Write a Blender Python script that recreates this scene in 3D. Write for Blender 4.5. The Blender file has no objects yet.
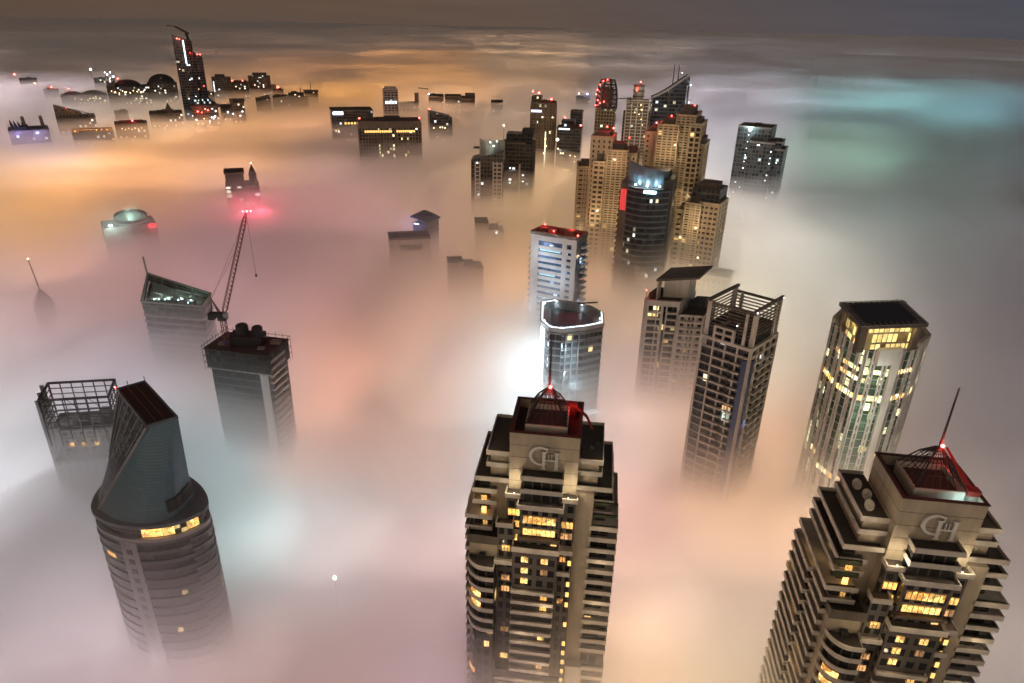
import bpy, math, random
from mathutils import Vector, Matrix, noise

sc = bpy.context.scene
COL = sc.collection
RND = random.Random(11)

# ------------------------------------------------------------------ camera
F, CX, CY, CAMZ = 690.0, 512.0, 341.5, 300.0
NADIR = (478.0, 1830.0)
_down = Vector((NADIR[0] - CX, -(NADIR[1] - CY), -F)).normalized()
_up = -_down
_f = Vector((0, 0, -1))
_h = (_f - _f.dot(_up) * _up).normalized()
R = Matrix((_h.cross(_up), _h, _up))
cam = bpy.data.cameras.new('camera')
cam_o = bpy.data.objects.new('camera', cam)
COL.objects.link(cam_o)
sc.camera = cam_o
cam_o.matrix_world = Matrix.Translation((0, 0, CAMZ)) @ R.to_4x4()
cam.sensor_width = 36
cam.lens = 36 * F / 1024
cam.clip_start = 0.5
cam.clip_end = 60000


def ray(px, py):
    return R @ Vector((px - CX, -(py - CY), -F)).normalized()


def at(px, py, z):
    """the point at height z seen at a place in the photograph"""
    d = ray(px, py)
    t = (z - CAMZ) / d.z
    return Vector((0, 0, CAMZ)) + d * t


def proj(p):
    q = R.transposed() @ (Vector(p) - Vector((0, 0, CAMZ)))
    return CX + F * q.x / -q.z, CY - F * q.y / -q.z, -q.z


def spot(px, yt, yb, zb=138.0):
    """where a building stands whose roof shows at row yt and which sinks into the fog (height zb) at row yb"""
    zb += 14.0 * min(1.0, max(0.0, (300 - yb) / 150))     # seen at a flat angle the fog hides more
    bx = px
    for _ in range(6):
        p = at(bx, yb, zb)
        lo, hi = 20.0, 420.0
        for _ in range(40):
            m = (lo + hi) / 2
            if proj((p.x, p.y, m))[1] > yt:
                lo = m
            else:
                hi = m
        bx += px - proj((p.x, p.y, lo))[0]
    return p.x, p.y, lo, F / proj((p.x, p.y, lo))[2]


# ------------------------------------------------------------------ materials
def new_mat(name):
    m = bpy.data.materials.new(name)
    m.use_nodes = True
    nt = m.node_tree
    return m, nt, nt.nodes['Principled BSDF']


def N(nt, kind, **kw):
    n = nt.nodes.new(kind)
    for k, v in kw.items():
        setattr(n, k, v)
    return n


def L(nt, a, b):
    nt.links.new(a, b)


def math_n(nt, op, a, b=None):
    n = nt.nodes.new('ShaderNodeMath')
    n.operation = op
    for i, x in enumerate((a, b)):
        if x is None:
            continue
        if isinstance(x, (int, float)):
            n.inputs[i].default_value = x
        else:
            nt.links.new(x, n.inputs[i])
    return n.outputs[0]


def rough_mat(name, col, rough=0.8, metal=0.0, var=0.25, scale=0.35, streak=True):
    """plaster, concrete, metal: a base colour with weathering that differs from place to place"""
    m, nt, bs = new_mat(name)
    tc = N(nt, 'ShaderNodeTexCoord')
    mp = N(nt, 'ShaderNodeMapping')
    mp.inputs['Scale'].default_value = (1, 1, 0.22 if streak else 1)
    L(nt, tc.outputs['Object'], mp.inputs[0])
    n1 = N(nt, 'ShaderNodeTexNoise')
    n1.inputs['Scale'].default_value = scale
    n1.inputs['Detail'].default_value = 6
    n1.inputs['Roughness'].default_value = 0.65
    L(nt, mp.outputs[0], n1.inputs['Vector'])
    rp = N(nt, 'ShaderNodeValToRGB')
    rp.color_ramp.elements[0].position = 0.3
    rp.color_ramp.elements[1].position = 0.72
    rp.color_ramp.elements[0].color = (*[c * (1 - var) for c in col], 1)
    rp.color_ramp.elements[1].color = (*[min(0.9, c * (1 + var * 0.5)) for c in col], 1)
    L(nt, n1.outputs[0], rp.inputs[0])
    L(nt, rp.outputs[0], bs.inputs['Base Color'])
    bs.inputs['Roughness'].default_value = rough
    bs.inputs['Metallic'].default_value = metal
    return m


def glow_mat(name, col, strength):
    m, nt, bs = new_mat(name)
    bs.inputs['Base Color'].default_value = (*[min(0.8, c) for c in col], 1)
    bs.inputs['Emission Color'].default_value = (*col, 1)
    bs.inputs['Emission Strength'].default_value = strength
    return m


def lit_room(name, col, strength, scale=1.3):
    """a lit window: curtains and furniture make the room behind it uneven"""
    m, nt, bs = new_mat(name)
    tc = N(nt, 'ShaderNodeTexCoord')
    mp = N(nt, 'ShaderNodeMapping')
    mp.inputs['Scale'].default_value = (scale * 0.42, scale * 0.3, scale * 0.24)
    L(nt, tc.outputs['Object'], mp.inputs[0])
    vo = N(nt, 'ShaderNodeTexVoronoi')
    vo.inputs['Scale'].default_value = 1.0
    L(nt, mp.outputs[0], vo.inputs['Vector'])
    nz = N(nt, 'ShaderNodeTexNoise')
    nz.inputs['Scale'].default_value = 4.5
    nz.inputs['Detail'].default_value = 4
    L(nt, mp.outputs[0], nz.inputs['Vector'])
    sep = N(nt, 'ShaderNodeSeparateColor')
    L(nt, vo.outputs['Color'], sep.inputs[0])
    a = math_n(nt, 'MULTIPLY', math_n(nt, 'ADD', sep.outputs[0], 0.25), math_n(nt, 'POWER', nz.outputs[0], 2.0))
    a = math_n(nt, 'MULTIPLY_ADD', a, 4.2)
    nt.nodes[-1].inputs[2].default_value = 0.06
    s = math_n(nt, 'MULTIPLY', a, strength)
    bs.inputs['Base Color'].default_value = (0.05, 0.045, 0.04, 1)
    mx = N(nt, 'ShaderNodeMix', data_type='RGBA')
    L(nt, sep.outputs[1], mx.inputs['Factor'])
    mx.inputs['A'].default_value = (*col, 1)
    mx.inputs['B'].default_value = (1.0, 0.42, 0.09, 1)
    L(nt, mx.outputs['Result'], bs.inputs['Emission Color'])
    L(nt, s, bs.inputs['Emission Strength'])
    bs.inputs['Roughness'].default_value = 0.15
    return m


def window_wall(name, wall, glass=(0.02, 0.022, 0.026), lit=0.06, warm=(1.0, 0.72, 0.32), cool=None, strength=2.2,
                mu=0.12, mv=0.22, seed=1.0, g_rough=0.12, row_lit=0.0, vary=1.0):
    """rows of windows laid along each wall (UV: bays across, storeys up); here and there a room is lit"""
    m, nt, bs = new_mat(name)
    tc = N(nt, 'ShaderNodeTexCoord')
    sp = N(nt, 'ShaderNodeSeparateXYZ')
    L(nt, tc.outputs['UV'], sp.inputs[0])
    fu = math_n(nt, 'FRACT', sp.outputs[0])
    fv = math_n(nt, 'FRACT', sp.outputs[1])
    iu = math_n(nt, 'FLOOR', sp.outputs[0])
    iv = math_n(nt, 'FLOOR', sp.outputs[1])
    inu = math_n(nt, 'MULTIPLY', math_n(nt, 'GREATER_THAN', fu, mu), math_n(nt, 'LESS_THAN', fu, 1 - mu))
    inv = math_n(nt, 'MULTIPLY', math_n(nt, 'GREATER_THAN', fv, mv), math_n(nt, 'LESS_THAN', fv, 1 - mv * 0.4))
    win = math_n(nt, 'MULTIPLY', inu, inv)
    cb = N(nt, 'ShaderNodeCombineXYZ')
    L(nt, iu, cb.inputs[0])
    L(nt, iv, cb.inputs[1])
    cb.inputs[2].default_value = seed
    wn = N(nt, 'ShaderNodeTexWhiteNoise', noise_dimensions='3D')
    L(nt, cb.outputs[0], wn.inputs['Vector'])
    thr = math_n(nt, 'LESS_THAN', wn.outputs['Value'], lit)
    if row_lit > 0:
        wr = N(nt, 'ShaderNodeTexWhiteNoise', noise_dimensions='1D')
        L(nt, math_n(nt, 'ADD', iv, seed * 7.3), wr.inputs['W'])
        rl = math_n(nt, 'LESS_THAN', wr.outputs['Value'], row_lit)
        some = math_n(nt, 'LESS_THAN', wn.outputs['Value'], 0.75)
        thr = math_n(nt, 'MAXIMUM', thr, math_n(nt, 'MULTIPLY', rl, some))
    on = math_n(nt, 'MULTIPLY', thr, win)
    sep = N(nt, 'ShaderNodeSeparateColor')
    L(nt, wn.outputs['Color'], sep.inputs[0])
    # uneven room: brightness varies at random within each pane
    nz = N(nt, 'ShaderNodeTexNoise')
    nz.inputs['Scale'].default_value = 3.1
    L(nt, tc.outputs['UV'], nz.inputs['Vector'])
    room = math_n(nt, 'MULTIPLY_ADD', nz.outputs[0], 1.4)
    nt.nodes[-1].inputs[2].default_value = 0.1
    bri = math_n(nt, 'MULTIPLY_ADD', sep.outputs[1], 1.3)
    nt.nodes[-1].inputs[2].default_value = 0.35
    es = math_n(nt, 'MULTIPLY', math_n(nt, 'MULTIPLY', on, math_n(nt, 'MULTIPLY', room, bri)), strength)
    mx = N(nt, 'ShaderNodeMix', data_type='RGBA')
    L(nt, sep.outputs[2], mx.inputs['Factor'])
    mx.inputs['A'].default_value = (*warm, 1)
    mx.inputs['B'].default_value = (*(cool or (1.0, 0.62, 0.22)), 1)
    L(nt, mx.outputs['Result'], bs.inputs['Emission Color'])
    L(nt, es, bs.inputs['Emission Strength'])
    # unlit glass differs from pane to pane (blinds)
    gm = N(nt, 'ShaderNodeMix', data_type='RGBA')
    gm.inputs['A'].default_value = (*glass, 1)
    gm.inputs['B'].default_value = (*[g * (1 + 1.6 * vary) + 0.01 * vary for g in glass], 1)
    L(nt, math_n(nt, 'POWER', sep.outputs[0], 3.0), gm.inputs['Factor'])
    nw = N(nt, 'ShaderNodeTexNoise')
    nw.inputs['Scale'].default_value = 0.3
    nw.inputs['Detail'].default_value = 5
    L(nt, tc.outputs['Object'], nw.inputs['Vector'])
    wm = N(nt, 'ShaderNodeMix', data_type='RGBA')
    wm.inputs['A'].default_value = (*[c * 0.75 for c in wall], 1)
    wm.inputs['B'].default_value = (*[c * 1.15 for c in wall], 1)
    L(nt, nw.outputs[0], wm.inputs['Factor'])
    cm = N(nt, 'ShaderNodeMix', data_type='RGBA')
    L(nt, win, cm.inputs['Factor'])
    L(nt, wm.outputs['Result'], cm.inputs['A'])
    L(nt, gm.outputs['Result'], cm.inputs['B'])
    L(nt, cm.outputs['Result'], bs.inputs['Base Color'])
    ro = math_n(nt, 'MULTIPLY_ADD', win, g_rough - 0.8)
    nt.nodes[-1].inputs[2].default_value = 0.8
    L(nt, ro, bs.inputs['Roughness'])
    return m


M = {
    'beige': rough_mat('beige_plaster', (0.52, 0.45, 0.34)),
    'cream': rough_mat('cream_fascia', (0.68, 0.63, 0.56), var=0.18),
    'white': rough_mat('white_cladding', (0.66, 0.66, 0.66), var=0.12),
    'grey': rough_mat('grey_concrete', (0.30, 0.29, 0.28)),
    'pale': rough_mat('pale_concrete', (0.52, 0.49, 0.45)),
    'dark': rough_mat('dark_roofing', (0.09, 0.078, 0.07), rough=0.9, streak=False),
    'darker': rough_mat('dark_cladding', (0.035, 0.035, 0.04), rough=0.6),
    'brown': rough_mat('brown_cladding', (0.14, 0.115, 0.095), rough=0.7),
    'maroon': rough_mat('maroon_roofing', (0.085, 0.045, 0.04), rough=0.85, streak=False),
    'steel': rough_mat('dark_steel', (0.06, 0.055, 0.055), rough=0.5, metal=0.3),
    'lsteel': rough_mat('light_steel', (0.36, 0.36, 0.37), rough=0.45, metal=0.4),
    'bluegrey': rough_mat('blue_grey_cladding', (0.13, 0.165, 0.195), rough=0.42, metal=0.2),
    'greenm': rough_mat('green_grey_metal', (0.30, 0.36, 0.32), rough=0.5),
    'redpaint': rough_mat('red_paint', (0.34, 0.045, 0.04), rough=0.5, var=0.15),
    'cranepaint': rough_mat('faded_crane_paint', (0.19, 0.075, 0.065), rough=0.6, var=0.3),
    'blue': rough_mat('blue_plastic', (0.04, 0.16, 0.42), rough=0.5, var=0.15),
    'letter': rough_mat('sign_metal', (0.84, 0.82, 0.78), rough=0.35, var=0.1),
    'planter': rough_mat('planter_leaves', (0.045, 0.055, 0.03), rough=0.9, streak=False),
    'red': glow_mat('red_lamp', (1.0, 0.06, 0.05), 22),
    'whitelamp': glow_mat('white_lamp', (0.85, 0.95, 1.0), 9),
    'warmlamp': glow_mat('warm_lamp', (1.0, 0.70, 0.36), 8),
    'teal': glow_mat('teal_lamp', (0.45, 0.95, 1.0), 6),
    'bluelamp': glow_mat('blue_lamp', (0.25, 0.35, 1.0), 14),
    'orange': glow_mat('orange_lamp', (1.0, 0.42, 0.10), 7),
    'strip': glow_mat('white_strip_light', (0.78, 0.94, 1.0), 2.2),
    'yroom': glow_mat('yellow_stair_light', (1.0, 0.62, 0.18), 1.3),
    'room': lit_room('lit_room', (1.0, 0.60, 0.18), 1.9),
    'roomdim': lit_room('dim_lit_room', (1.0, 0.50, 0.22), 0.8),
    'screen': glow_mat('red_screen', (1.0, 0.07, 0.08), 0.42),
}


# ------------------------------------------------------------------ mesh building
class MB:
    def __init__(s):
        s.v, s.f, s.uv = [], [], []

    def face(s, idx, uv=None):
        s.f.append(tuple(idx))
        s.uv.append(uv or [(0.5, 0.5)] * len(idx))

    def box(s, x0, x1, y0, y1, z0, z1):
        b = len(s.v)
        s.v += [(x, y, z) for z in (z0, z1) for x, y in ((x0, y0), (x1, y0), (x1, y1), (x0, y1))]
        for q in ((3, 2, 1, 0), (4, 5, 6, 7), (0, 1, 5, 4), (1, 2, 6, 5), (2, 3, 7, 6), (3, 0, 4, 7)):
            s.face([b + i for i in q])
        return s

    def prism(s, poly, z0, z1, bay=3.0, fh=3.4, top=None, cap=True):
        """upright walls over a plan (counter-clockwise); walls carry UVs in bays and storeys"""
        n = len(poly)
        b = len(s.v)
        top = top or poly
        zt = z1 if isinstance(z1, (list, tuple)) else [z1] * n
        s.v += [(p[0], p[1], z0) for p in poly] + [(top[i][0], top[i][1], zt[i]) for i in range(n)]
        u = 0.0
        for i in range(n):
            j = (i + 1) % n
            d = math.dist(poly[i], poly[j])
            nb = max(1, round(d / bay)) if d > bay * 0.6 else d / bay
            u1 = u + nb
            s.face((b + i, b + j, b + n + j, b + n + i),
                   [(u, z0 / fh), (u1, z0 / fh), (u1, zt[j] / fh), (u, zt[i] / fh)])
            u = math.ceil(u1) + 3 if n < 9 else u1
        if cap:
            s.face([b + n + i for i in range(n)])
            s.face([b + i for i in reversed(range(n))])
        return s

    def bar(s, p, q, r=0.15, r2=None, sides=4):
        p, q = Vector(p), Vector(q)
        d = (q - p).normalized()
        a = d.orthogonal().normalized()
        if abs(d.z) < 0.95:
            a = d.cross(Vector((0, 0, 1))).normalized()
        c = d.cross(a)
        b = len(s.v)
        for o, rr in ((p, r), (q, r2 if r2 is not None else r)):
            for k in range(sides):
                t = 2 * math.pi * (k + 0.5) / sides
                s.v.append(tuple(o + (a * math.cos(t) + c * math.sin(t)) * rr * (1.2 if sides == 4 else 1)))
        for k in range(sides):
            j = (k + 1) % sides
            s.face((b + k, b + j, b + sides + j, b + sides + k))
        s.face([b + k for k in reversed(range(sides))])
        s.face([b + sides + k for k in range(sides)])
        return s

    def along(s, p, q, z0, z1, inn, out):
        """a box that runs along one edge of a plan, from inn behind the wall to out before it"""
        p, q = Vector((p[0], p[1])), Vector((q[0], q[1]))
        d = (q - p).normalized()
        n = Vector((d.y, -d.x))
        a, b_, c, e = p + n * out, q + n * out, q - n * inn, p - n * inn
        b = len(s.v)
        s.v += [(w.x, w.y, z) for z in (z0, z1) for w in (a, b_, c, e)]
        for f in ((3, 2, 1, 0), (4, 5, 6, 7), (0, 1, 5, 4), (1, 2, 6, 5), (2, 3, 7, 6), (3, 0, 4, 7)):
            s.face([b + i for i in f])
        return s

    def ball(s, c, r, seg=10, rings=6, z_scale=1.0, half=False):
        b = len(s.v)
        lo = 0.0 if half else -math.pi / 2
        for i in range(rings + 1):
            ph = lo + (math.pi / 2 - lo) * i / rings
            for k in range(seg):
                t = 2 * math.pi * k / seg
                s.v.append((c[0] + r * math.cos(ph) * math.cos(t), c[1] + r * math.cos(ph) * math.sin(t),
                            c[2] + r * math.sin(ph) * z_scale))
        for i in range(rings):
            for k in range(seg):
                j = (k + 1) % seg
                s.face((b + i * seg + k, b + i * seg + j, b + (i + 1) * seg + j, b + (i + 1) * seg + k))
        return s

    def mesh(s, name, mat):
        me = bpy.data.meshes.new(name)
        me.from_pydata(s.v, [], s.f)
        lay = me.uv_layers.new(name='bays')
        flat = [c for f in s.uv for p in f for c in p]
        lay.data.foreach_set('uv', flat)
        me.materials.append(mat)
        me.update()
        return me


def link(name, me, parent=None, loc=(0, 0, 0), label=None):
    o = bpy.data.objects.new(name, me)
    COL.objects.link(o)
    o.parent = parent
    o.location = loc
    if label:
        o['label'] = label
    return o


def part(name, mb, mat, parent, loc=(0, 0, 0), label=None):
    return link(name, mb.mesh(name, mat), parent, loc, label)


def thing(name, label, cat, loc=(0, 0, 0), rz=0.0, group=None):
    o = bpy.data.objects.new(name, None)
    COL.objects.link(o)
    o.empty_display_size = 5
    o.location = loc
    o.rotation_euler = (0, 0, rz)
    o['label'] = label
    o['category'] = cat
    if group:
        o['group'] = group
    return o


_ball = {}


def lamp_part(name, mat, parent, loc, r=0.8):
    key = (name, mat, round(r, 2))
    if key not in _ball:
        _ball[key] = MB().ball((0, 0, 0), r * (0.72 if r > 0.5 else 1.0)).mesh(name, M[mat])
    return link(name, _ball[key], parent, loc)


LIGHTS = []


def point(name, loc, col, energy, size=0.5):
    l = bpy.data.lights.new(name, 'POINT')
    l.energy = energy
    l.color = col
    l.shadow_soft_size = size
    o = bpy.data.objects.new(name, l)
    COL.objects.link(o)
    o.location = loc
    return o


def red_glow(p, energy, col=(1, 0.06, 0.05)):
    point('beacon_light', p, col, energy, 0.9)


# ------------------------------------------------------------------ plans and façades
FOOT = []   # where towers stand, to keep street lights out of them


def plan(corners, z):
    """plan of a building from the corners of its roof (3 corners: the fourth completes the parallelogram)"""
    p = [at(a, b, z) for a, b in corners]
    p = [Vector((q.x, q.y)) for q in p]
    if len(p) == 3:
        p.append(p[0] + p[2] - p[1])
    ar = sum(p[i].x * p[(i + 1) % len(p)].y - p[(i + 1) % len(p)].x * p[i].y for i in range(len(p)))
    if ar < 0:
        p.reverse()
    c = sum(p, Vector((0, 0))) / len(p)
    FOOT.append((c.x, c.y, max((q - c).length for q in p)))
    return c, [(q.x - c.x, q.y - c.y) for q in p]


def rect_plan(px, yt, yb, wpx, dep=None, s=0.0, zb=138.0):
    """plan of a farther building: s = degrees by which its right-hand wall is turned to us"""
    x, y, z, k = spot(px, yt, yb, zb)
    w = wpx / k
    ca, sa = math.cos(math.radians(abs(s))), math.sin(math.radians(abs(s)))
    dep = dep or w * 0.7
    fw = max(w * 0.35, (w - dep * sa) / ca)
    yaw = -(math.atan2(x, y) + math.radians(s))
    d = Vector((math.sin(math.atan2(x, y)), math.cos(math.atan2(x, y)))) * dep * 0.5
    FOOT.append((x + d.x, y + d.y, 0.6 * max(fw, dep)))
    return (x + d.x, y + d.y), yaw, fw, dep, z, k


def inset(poly, d):
    n = len(poly)
    out = []
    for i in range(n):
        p0, p1, p2 = Vector(poly[i - 1]), Vector(poly[i]), Vector(poly[(i + 1) % n])
        a, b = (p1 - p0).normalized(), (p2 - p1).normalized()
        na, nb = Vector((-a.y, a.x)), Vector((-b.y, b.x))
        m = (na + nb)
        m = m / max(0.2, m.dot(na))
        q = p1 + m * d
        out.append((q.x, q.y))
    return out


def grid_facade(mb, poly, z0, z1, fh, bay, band, pier, out=0.35, zoff=0.0, corner=None):
    """storey bands and piers that stand before the glass; piers a little prouder than bands"""
    n = len(poly)
    nf = int((z1 - z0) / fh)
    for i in range(n):
        p, q = poly[i], poly[(i + 1) % n]
        d = math.dist(p, q)
        if d < bay * 0.7:
            continue
        for k in range(nf + 1):
            z = z1 - k * fh
            mb.along(p, q, z - band, z, 0.05, out)
        nb = max(1, round(d / bay))
        if pier > 0:
            for b in range(nb + 1):
                if corner and b in (0, nb):
                    continue
                t = b / nb
                c = Vector(p).lerp(Vector(q), t)
                dd = (Vector(q) - Vector(p)).normalized() * pier * 0.5
                mb.along(c - dd, c + dd, z0, z1 + 0.02, 0.05, out + 0.08)
        if corner:
            dd = (Vector(q) - Vector(p)).normalized() * corner
            mb.along(p, Vector(p) + dd, z0, z1 + 0.03, 0.05, out + 0.12)
            mb.along(Vector(q) - dd, q, z0, z1 + 0.03, 0.05, out + 0.12)
    return mb


def parapet(poly, z, h=1.2, t=0.35, out=0.4):
    mb = MB()
    for i in range(len(poly)):
        mb.along(poly[i], poly[(i + 1) % len(poly)], z - 0.4, z + h, t, out)
    return mb


def rooftop_bits(t, poly, z, rnd, n=4, mat='dark', size=1.0, name='plant_room'):
    """lift overruns, chillers and ducts on a flat roof"""
    xs = [p[0] for p in poly]
    ys = [p[1] for p in poly]
    w, d = max(xs) - min(xs), max(ys) - min(ys)
    cx, cy = sum(xs) / len(xs), sum(ys) / len(ys)
    for k in range(n):
        a, b = w * rnd.uniform(0.07, 0.2) * size, d * rnd.uniform(0.07, 0.2) * size
        x, y = cx + rnd.uniform(-0.22, 0.22) * w, cy + rnd.uniform(-0.22, 0.22) * d
        h = rnd.uniform(1.2, 3.6) * size
        part(name, MB().box(x - a, x + a, y - b, y + b, z - 0.02 * k, z + h + 0.03 * k), M[mat], t)


def rect(x0, x1, y0, y1):
    return [(x0, y0), (x1, y0), (x1, y1), (x0, y1)]


# ================================================================== the two tall apartment towers in front
def parapet_box(mb, x0, x1, y0, y1, z, sides='LFR', lo=0.38, hi=0.95, t=0.24):
    """a balcony: floor slab and a solid fascia round its open sides"""
    mb.box(x0 + 0.02, x1 - 0.02, y0 + 0.02, y1, z - 0.30, z)
    if 'F' in sides:
        mb.box(x0, x1, y0, y0 + t, z - lo, z + hi)
    if 'L' in sides:
        mb.box(x0, x0 + t, y0 + t, y1, z - lo, z + hi - 0.004)
    if 'R' in sides:
        mb.box(x1 - t, x1, y0 + t, y1, z - lo, z + hi - 0.004)
    if 'B' in sides:
        mb.box(x0 + t, x1 - t, y1 - t, y1 + 0.01, z - lo, z + hi - 0.008)
    return mb


WIN_DARK = window_wall('recessed_glazing', (0.07, 0.062, 0.055), glass=(0.018, 0.017, 0.018), lit=0.05, warm=(1.0, 0.6, 0.2), mu=0.1, mv=0.1, seed=3.1,
                       strength=1.2, g_rough=0.2)
WIN_STONE = window_wall('tower_window_wall', (0.145, 0.13, 0.115), glass=(0.02, 0.02, 0.024), lit=0.03, warm=(1.0, 0.55, 0.2), mu=0.2, mv=0.3, seed=4.7, strength=1.3)


def on_tower(p, yaw, v):
    return Matrix.Rotation(yaw, 3, 'Z') @ Vector(v) + Vector((p.x, p.y, 0))


def crown_tower(label, px, py, yaw, seed, dishes):
    rnd = random.Random(seed)
    p = at(px, py, 210.0)
    t = thing('apartment_tower', label, 'tower', (p.x, p.y, 0), yaw, 'twin crowned towers in front')
    FOOT.append((p.x + 2, p.y + 12, 24))
    fh = 3.55
    # ---- masses
    part('crown_wall', MB().box(-8.5, 8.5, 0, 17, 0, 207.2), M['beige'], t)
    pr = MB()
    pr.box(-8.55, 8.55, -0.05, 0.5, 207.2, 210)
    pr.box(-8.55, 8.55, 16.5, 17.05, 207.2, 210)
    pr.box(-8.55, -8.0, 0.5, 16.5, 207.2, 209.99)
    pr.box(8.0, 8.55, 0.5, 16.5, 207.2, 209.99)
    part('crown_parapet', pr, M['beige'], t)
    cp = MB()
    for a in ((-8.75, 8.75, -0.25, 0.62), (-8.75, 8.75, 16.4, 17.25)):
        cp.box(*a, 210, 210.25)
    for a in ((-8.75, -7.9, 0.62, 16.4), (7.9, 8.75, 0.62, 16.4)):
        cp.box(*a, 210, 210.24)
    part('coping', cp, M['maroon'], t)
    part('crown_roof', MB().box(-8.0, 8.0, 0.5, 16.5, 207.2, 207.45), M['maroon'], t)
    joints = MB()
    for z in (206.5, 203, 199.5, 196):
        joints.box(-8.53, 8.53, -0.03, 17.03, z - 0.05, z + 0.05)
    part('wall_joint', joints, M['brown'], t)
    # ---- pyramid frame with mast
    pb = MB()
    for a in ((-5.2, 5.2, 3.2, 3.6), (-5.2, 5.2, 13.4, 13.8)):
        pb.box(*a, 207.45, 210.6)
    for a in ((-5.2, -4.8, 3.6, 13.4), (4.8, 5.2, 3.6, 13.4)):
        pb.box(*a, 207.45, 210.59)
    part('frame_base', pb, M['cream'], t)
    part('inner_roof', MB().box(-4.8, 4.8, 3.6, 13.4, 207.45, 209.2), M['dark'], t)
    apex = Vector((0, 8.5, 218.6))
    pf = MB()
    c4 = [(-5, 3.4), (5, 3.4), (5, 13.6), (-5, 13.6)]
    for i in range(4):
        a, b = Vector((*c4[i], 210.7)), Vector((*c4[(i + 1) % 4], 210.7))
        for k in range(6):
            s_ = a.lerp(b, k / 6)
            mid = s_.lerp(apex, 0.5) + Vector((0, 0, 0.9))
            rr = 0.17 if k == 0 else 0.085
            pf.bar(s_, mid, rr)
            pf.bar(mid, apex + Vector((s_.x * 0.09, (s_.y - 8.5) * 0.09, -0.5)), rr)
        for f in (0.25, 0.5, 0.75):
            up = Vector((0, 0, 0.9 * (1 - abs(f - 0.5) * 2)))
            pf.bar(a.lerp(apex, f) + up, b.lerp(apex, f) + up, 0.08)
    part('roof_frame', pf, M['steel'], t)
    part('mast', MB().bar(apex - Vector((0, 0, 1)), apex + Vector((0, 0, 14.2)), 0.30, 0.16, 8), M['steel'], t)
    lamp_part('beacon', 'red', t, apex + Vector((0.25, -0.5, 0.2)), 0.42)
    w = Matrix.Rotation(yaw, 3, 'Z') @ apex + Vector((p.x, p.y, 0))
    red_glow(w + Vector((0.4, -1.6, 0.6)), 900)
    w2 = Matrix.Rotation(yaw, 3, 'Z') @ Vector((5.8, 12.0, 212.0)) + Vector((p.x, p.y, 0))
    red_glow(w2, 160)
    # warm floodlights on the shoulders wash the crown
    for x in (-6.8, 6.6):
        lamp_part('floodlight', 'warmlamp', t, (x, -2.6, 194.0), 0.16)
        point('crown_flood', on_tower(p, yaw, (x * 1.05, -3.4, 196.2)), (1.0, 0.80, 0.52), 700, 0.5)
    for (x, z_) in ((-4.5, 181.6), (3.5, 181.6), (-3.5, 168.2), (2.5, 161.0), (-3.0, 150.0), (2.0, 139.5), (-9.2, 176.0), (-14.5, 175.6), (15.5, 186.0), (15.8, 172.0), (15.8, 157.5), (-15.8, 190.0)):
        point('front_fill', on_tower(p, yaw, (x, -9.3 if abs(x) < 6 else (-7.2 if -10 < x < 0 else (-10.4 if x == -14.5 else -3.2)), z_ + 1.2)), (1.0, 0.76, 0.46), 130, 0.4)  # added fill lamps hung before the front, without fixtures
    for x in (-9.5, 9.5):
        point('crown_flood', on_tower(p, yaw, (x * 1.6, 1.0, 205.0)), (1.0, 0.8, 0.52), 260, 0.5)
    # ---- the logo: a big C with an H set into it
    g = MB()
    nseg = 22
    cx, cz, r = -0.9, 204.3, 2.75
    for k in range(nseg):
        a0 = math.radians(48 + 262 * k / nseg)
        a1 = math.radians(48 + 262 * (k + 1) / nseg)
        wd = 0.26 + 0.34 * math.sin(math.pi * (k + 0.5) / nseg)
        wd2 = wd
        for aa in ():
            pass
        v = []
        for a in (a0, a1):
            for rad in (r, r - wd2 * 1.35):
                v.append((cx + rad * math.cos(a), cz + rad * math.sin(a) * 0.98))
        b = len(g.v)
        for y in (-0.75, -0.12):
            g.v += [(q[0], y, q[1]) for q in v]
        for f in ((0, 1, 3, 2), (4, 6, 7, 5), (0, 2, 6, 4), (1, 5, 7, 3), (0, 4, 5, 1), (2, 3, 7, 6)):
            g.face([b + i for i in f])
    g.box(cx + 1.45, cx + 1.75, -0.74, -0.12, 205.4, 206.75)
    part('letter', g, M['letter'], t)
    hh = MB()
    for x in (-0.35, 2.75):
        hh.box(x, x + 0.78, -0.80, -0.10, 200.9, 205.3)
        hh.box(x - 0.3, x + 1.08, -0.81, -0.10, 200.6, 200.9)
        hh.box(x - 0.3, x + 1.08, -0.81, -0.10, 205.3, 205.6)
    hh.box(0.43, 2.75, -0.79, -0.10, 203.0, 203.45)
    hh.box(1.15, 1.35, -0.79, -0.10, 203.45, 205.0)
    hh.box(1.85, 2.05, -0.79, -0.10, 203.45, 205.0)
    part('letter', hh, M['letter'], t)
    # ---- wings: stepped masses on both sides
    wl = MB()
    wl.prism(rect(-13.6, -8.5, 3, 20), 0, 201.2, 2.6, fh)
    wl.prism(rect(8.5, 13.6, 3, 20), 0, 201.2, 2.6, fh)
    part('wing_wall', wl, M['beige'], t)
    for sx in (-1, 1):
        a, b = sorted((sx * 8.5, sx * 14.6))
        c, d = sorted((sx * 8.5, sx * 17.4))
        sd = 'LF' if sx < 0 else 'RF'
        for z in (201.8, 198.3):
            part('balcony', parapet_box(MB(), a, b, 2.0, 20, z, sd + 'B'), M['cream'], t)
        part('terrace', MB().box(a + 0.3, b - 0.05, 2.3, 19.6, 201.8, 201.95), M['dark'], t)
        part('balcony', parapet_box(MB(), c, d, 0.6, 22, 194.8, sd + 'B'), M['cream'], t)
        part('terrace', MB().box(c + 0.3, d - 0.3, 0.9, 21.6, 194.8, 194.95), M['dark'], t)
        e, f = sorted((sx * 13.6, sx * 16.2))
        part('wing_glazing', MB().prism(rect(e, f, 2.6, 22), 0, 194.5, 2.6, fh), WIN_DARK, t)
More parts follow.
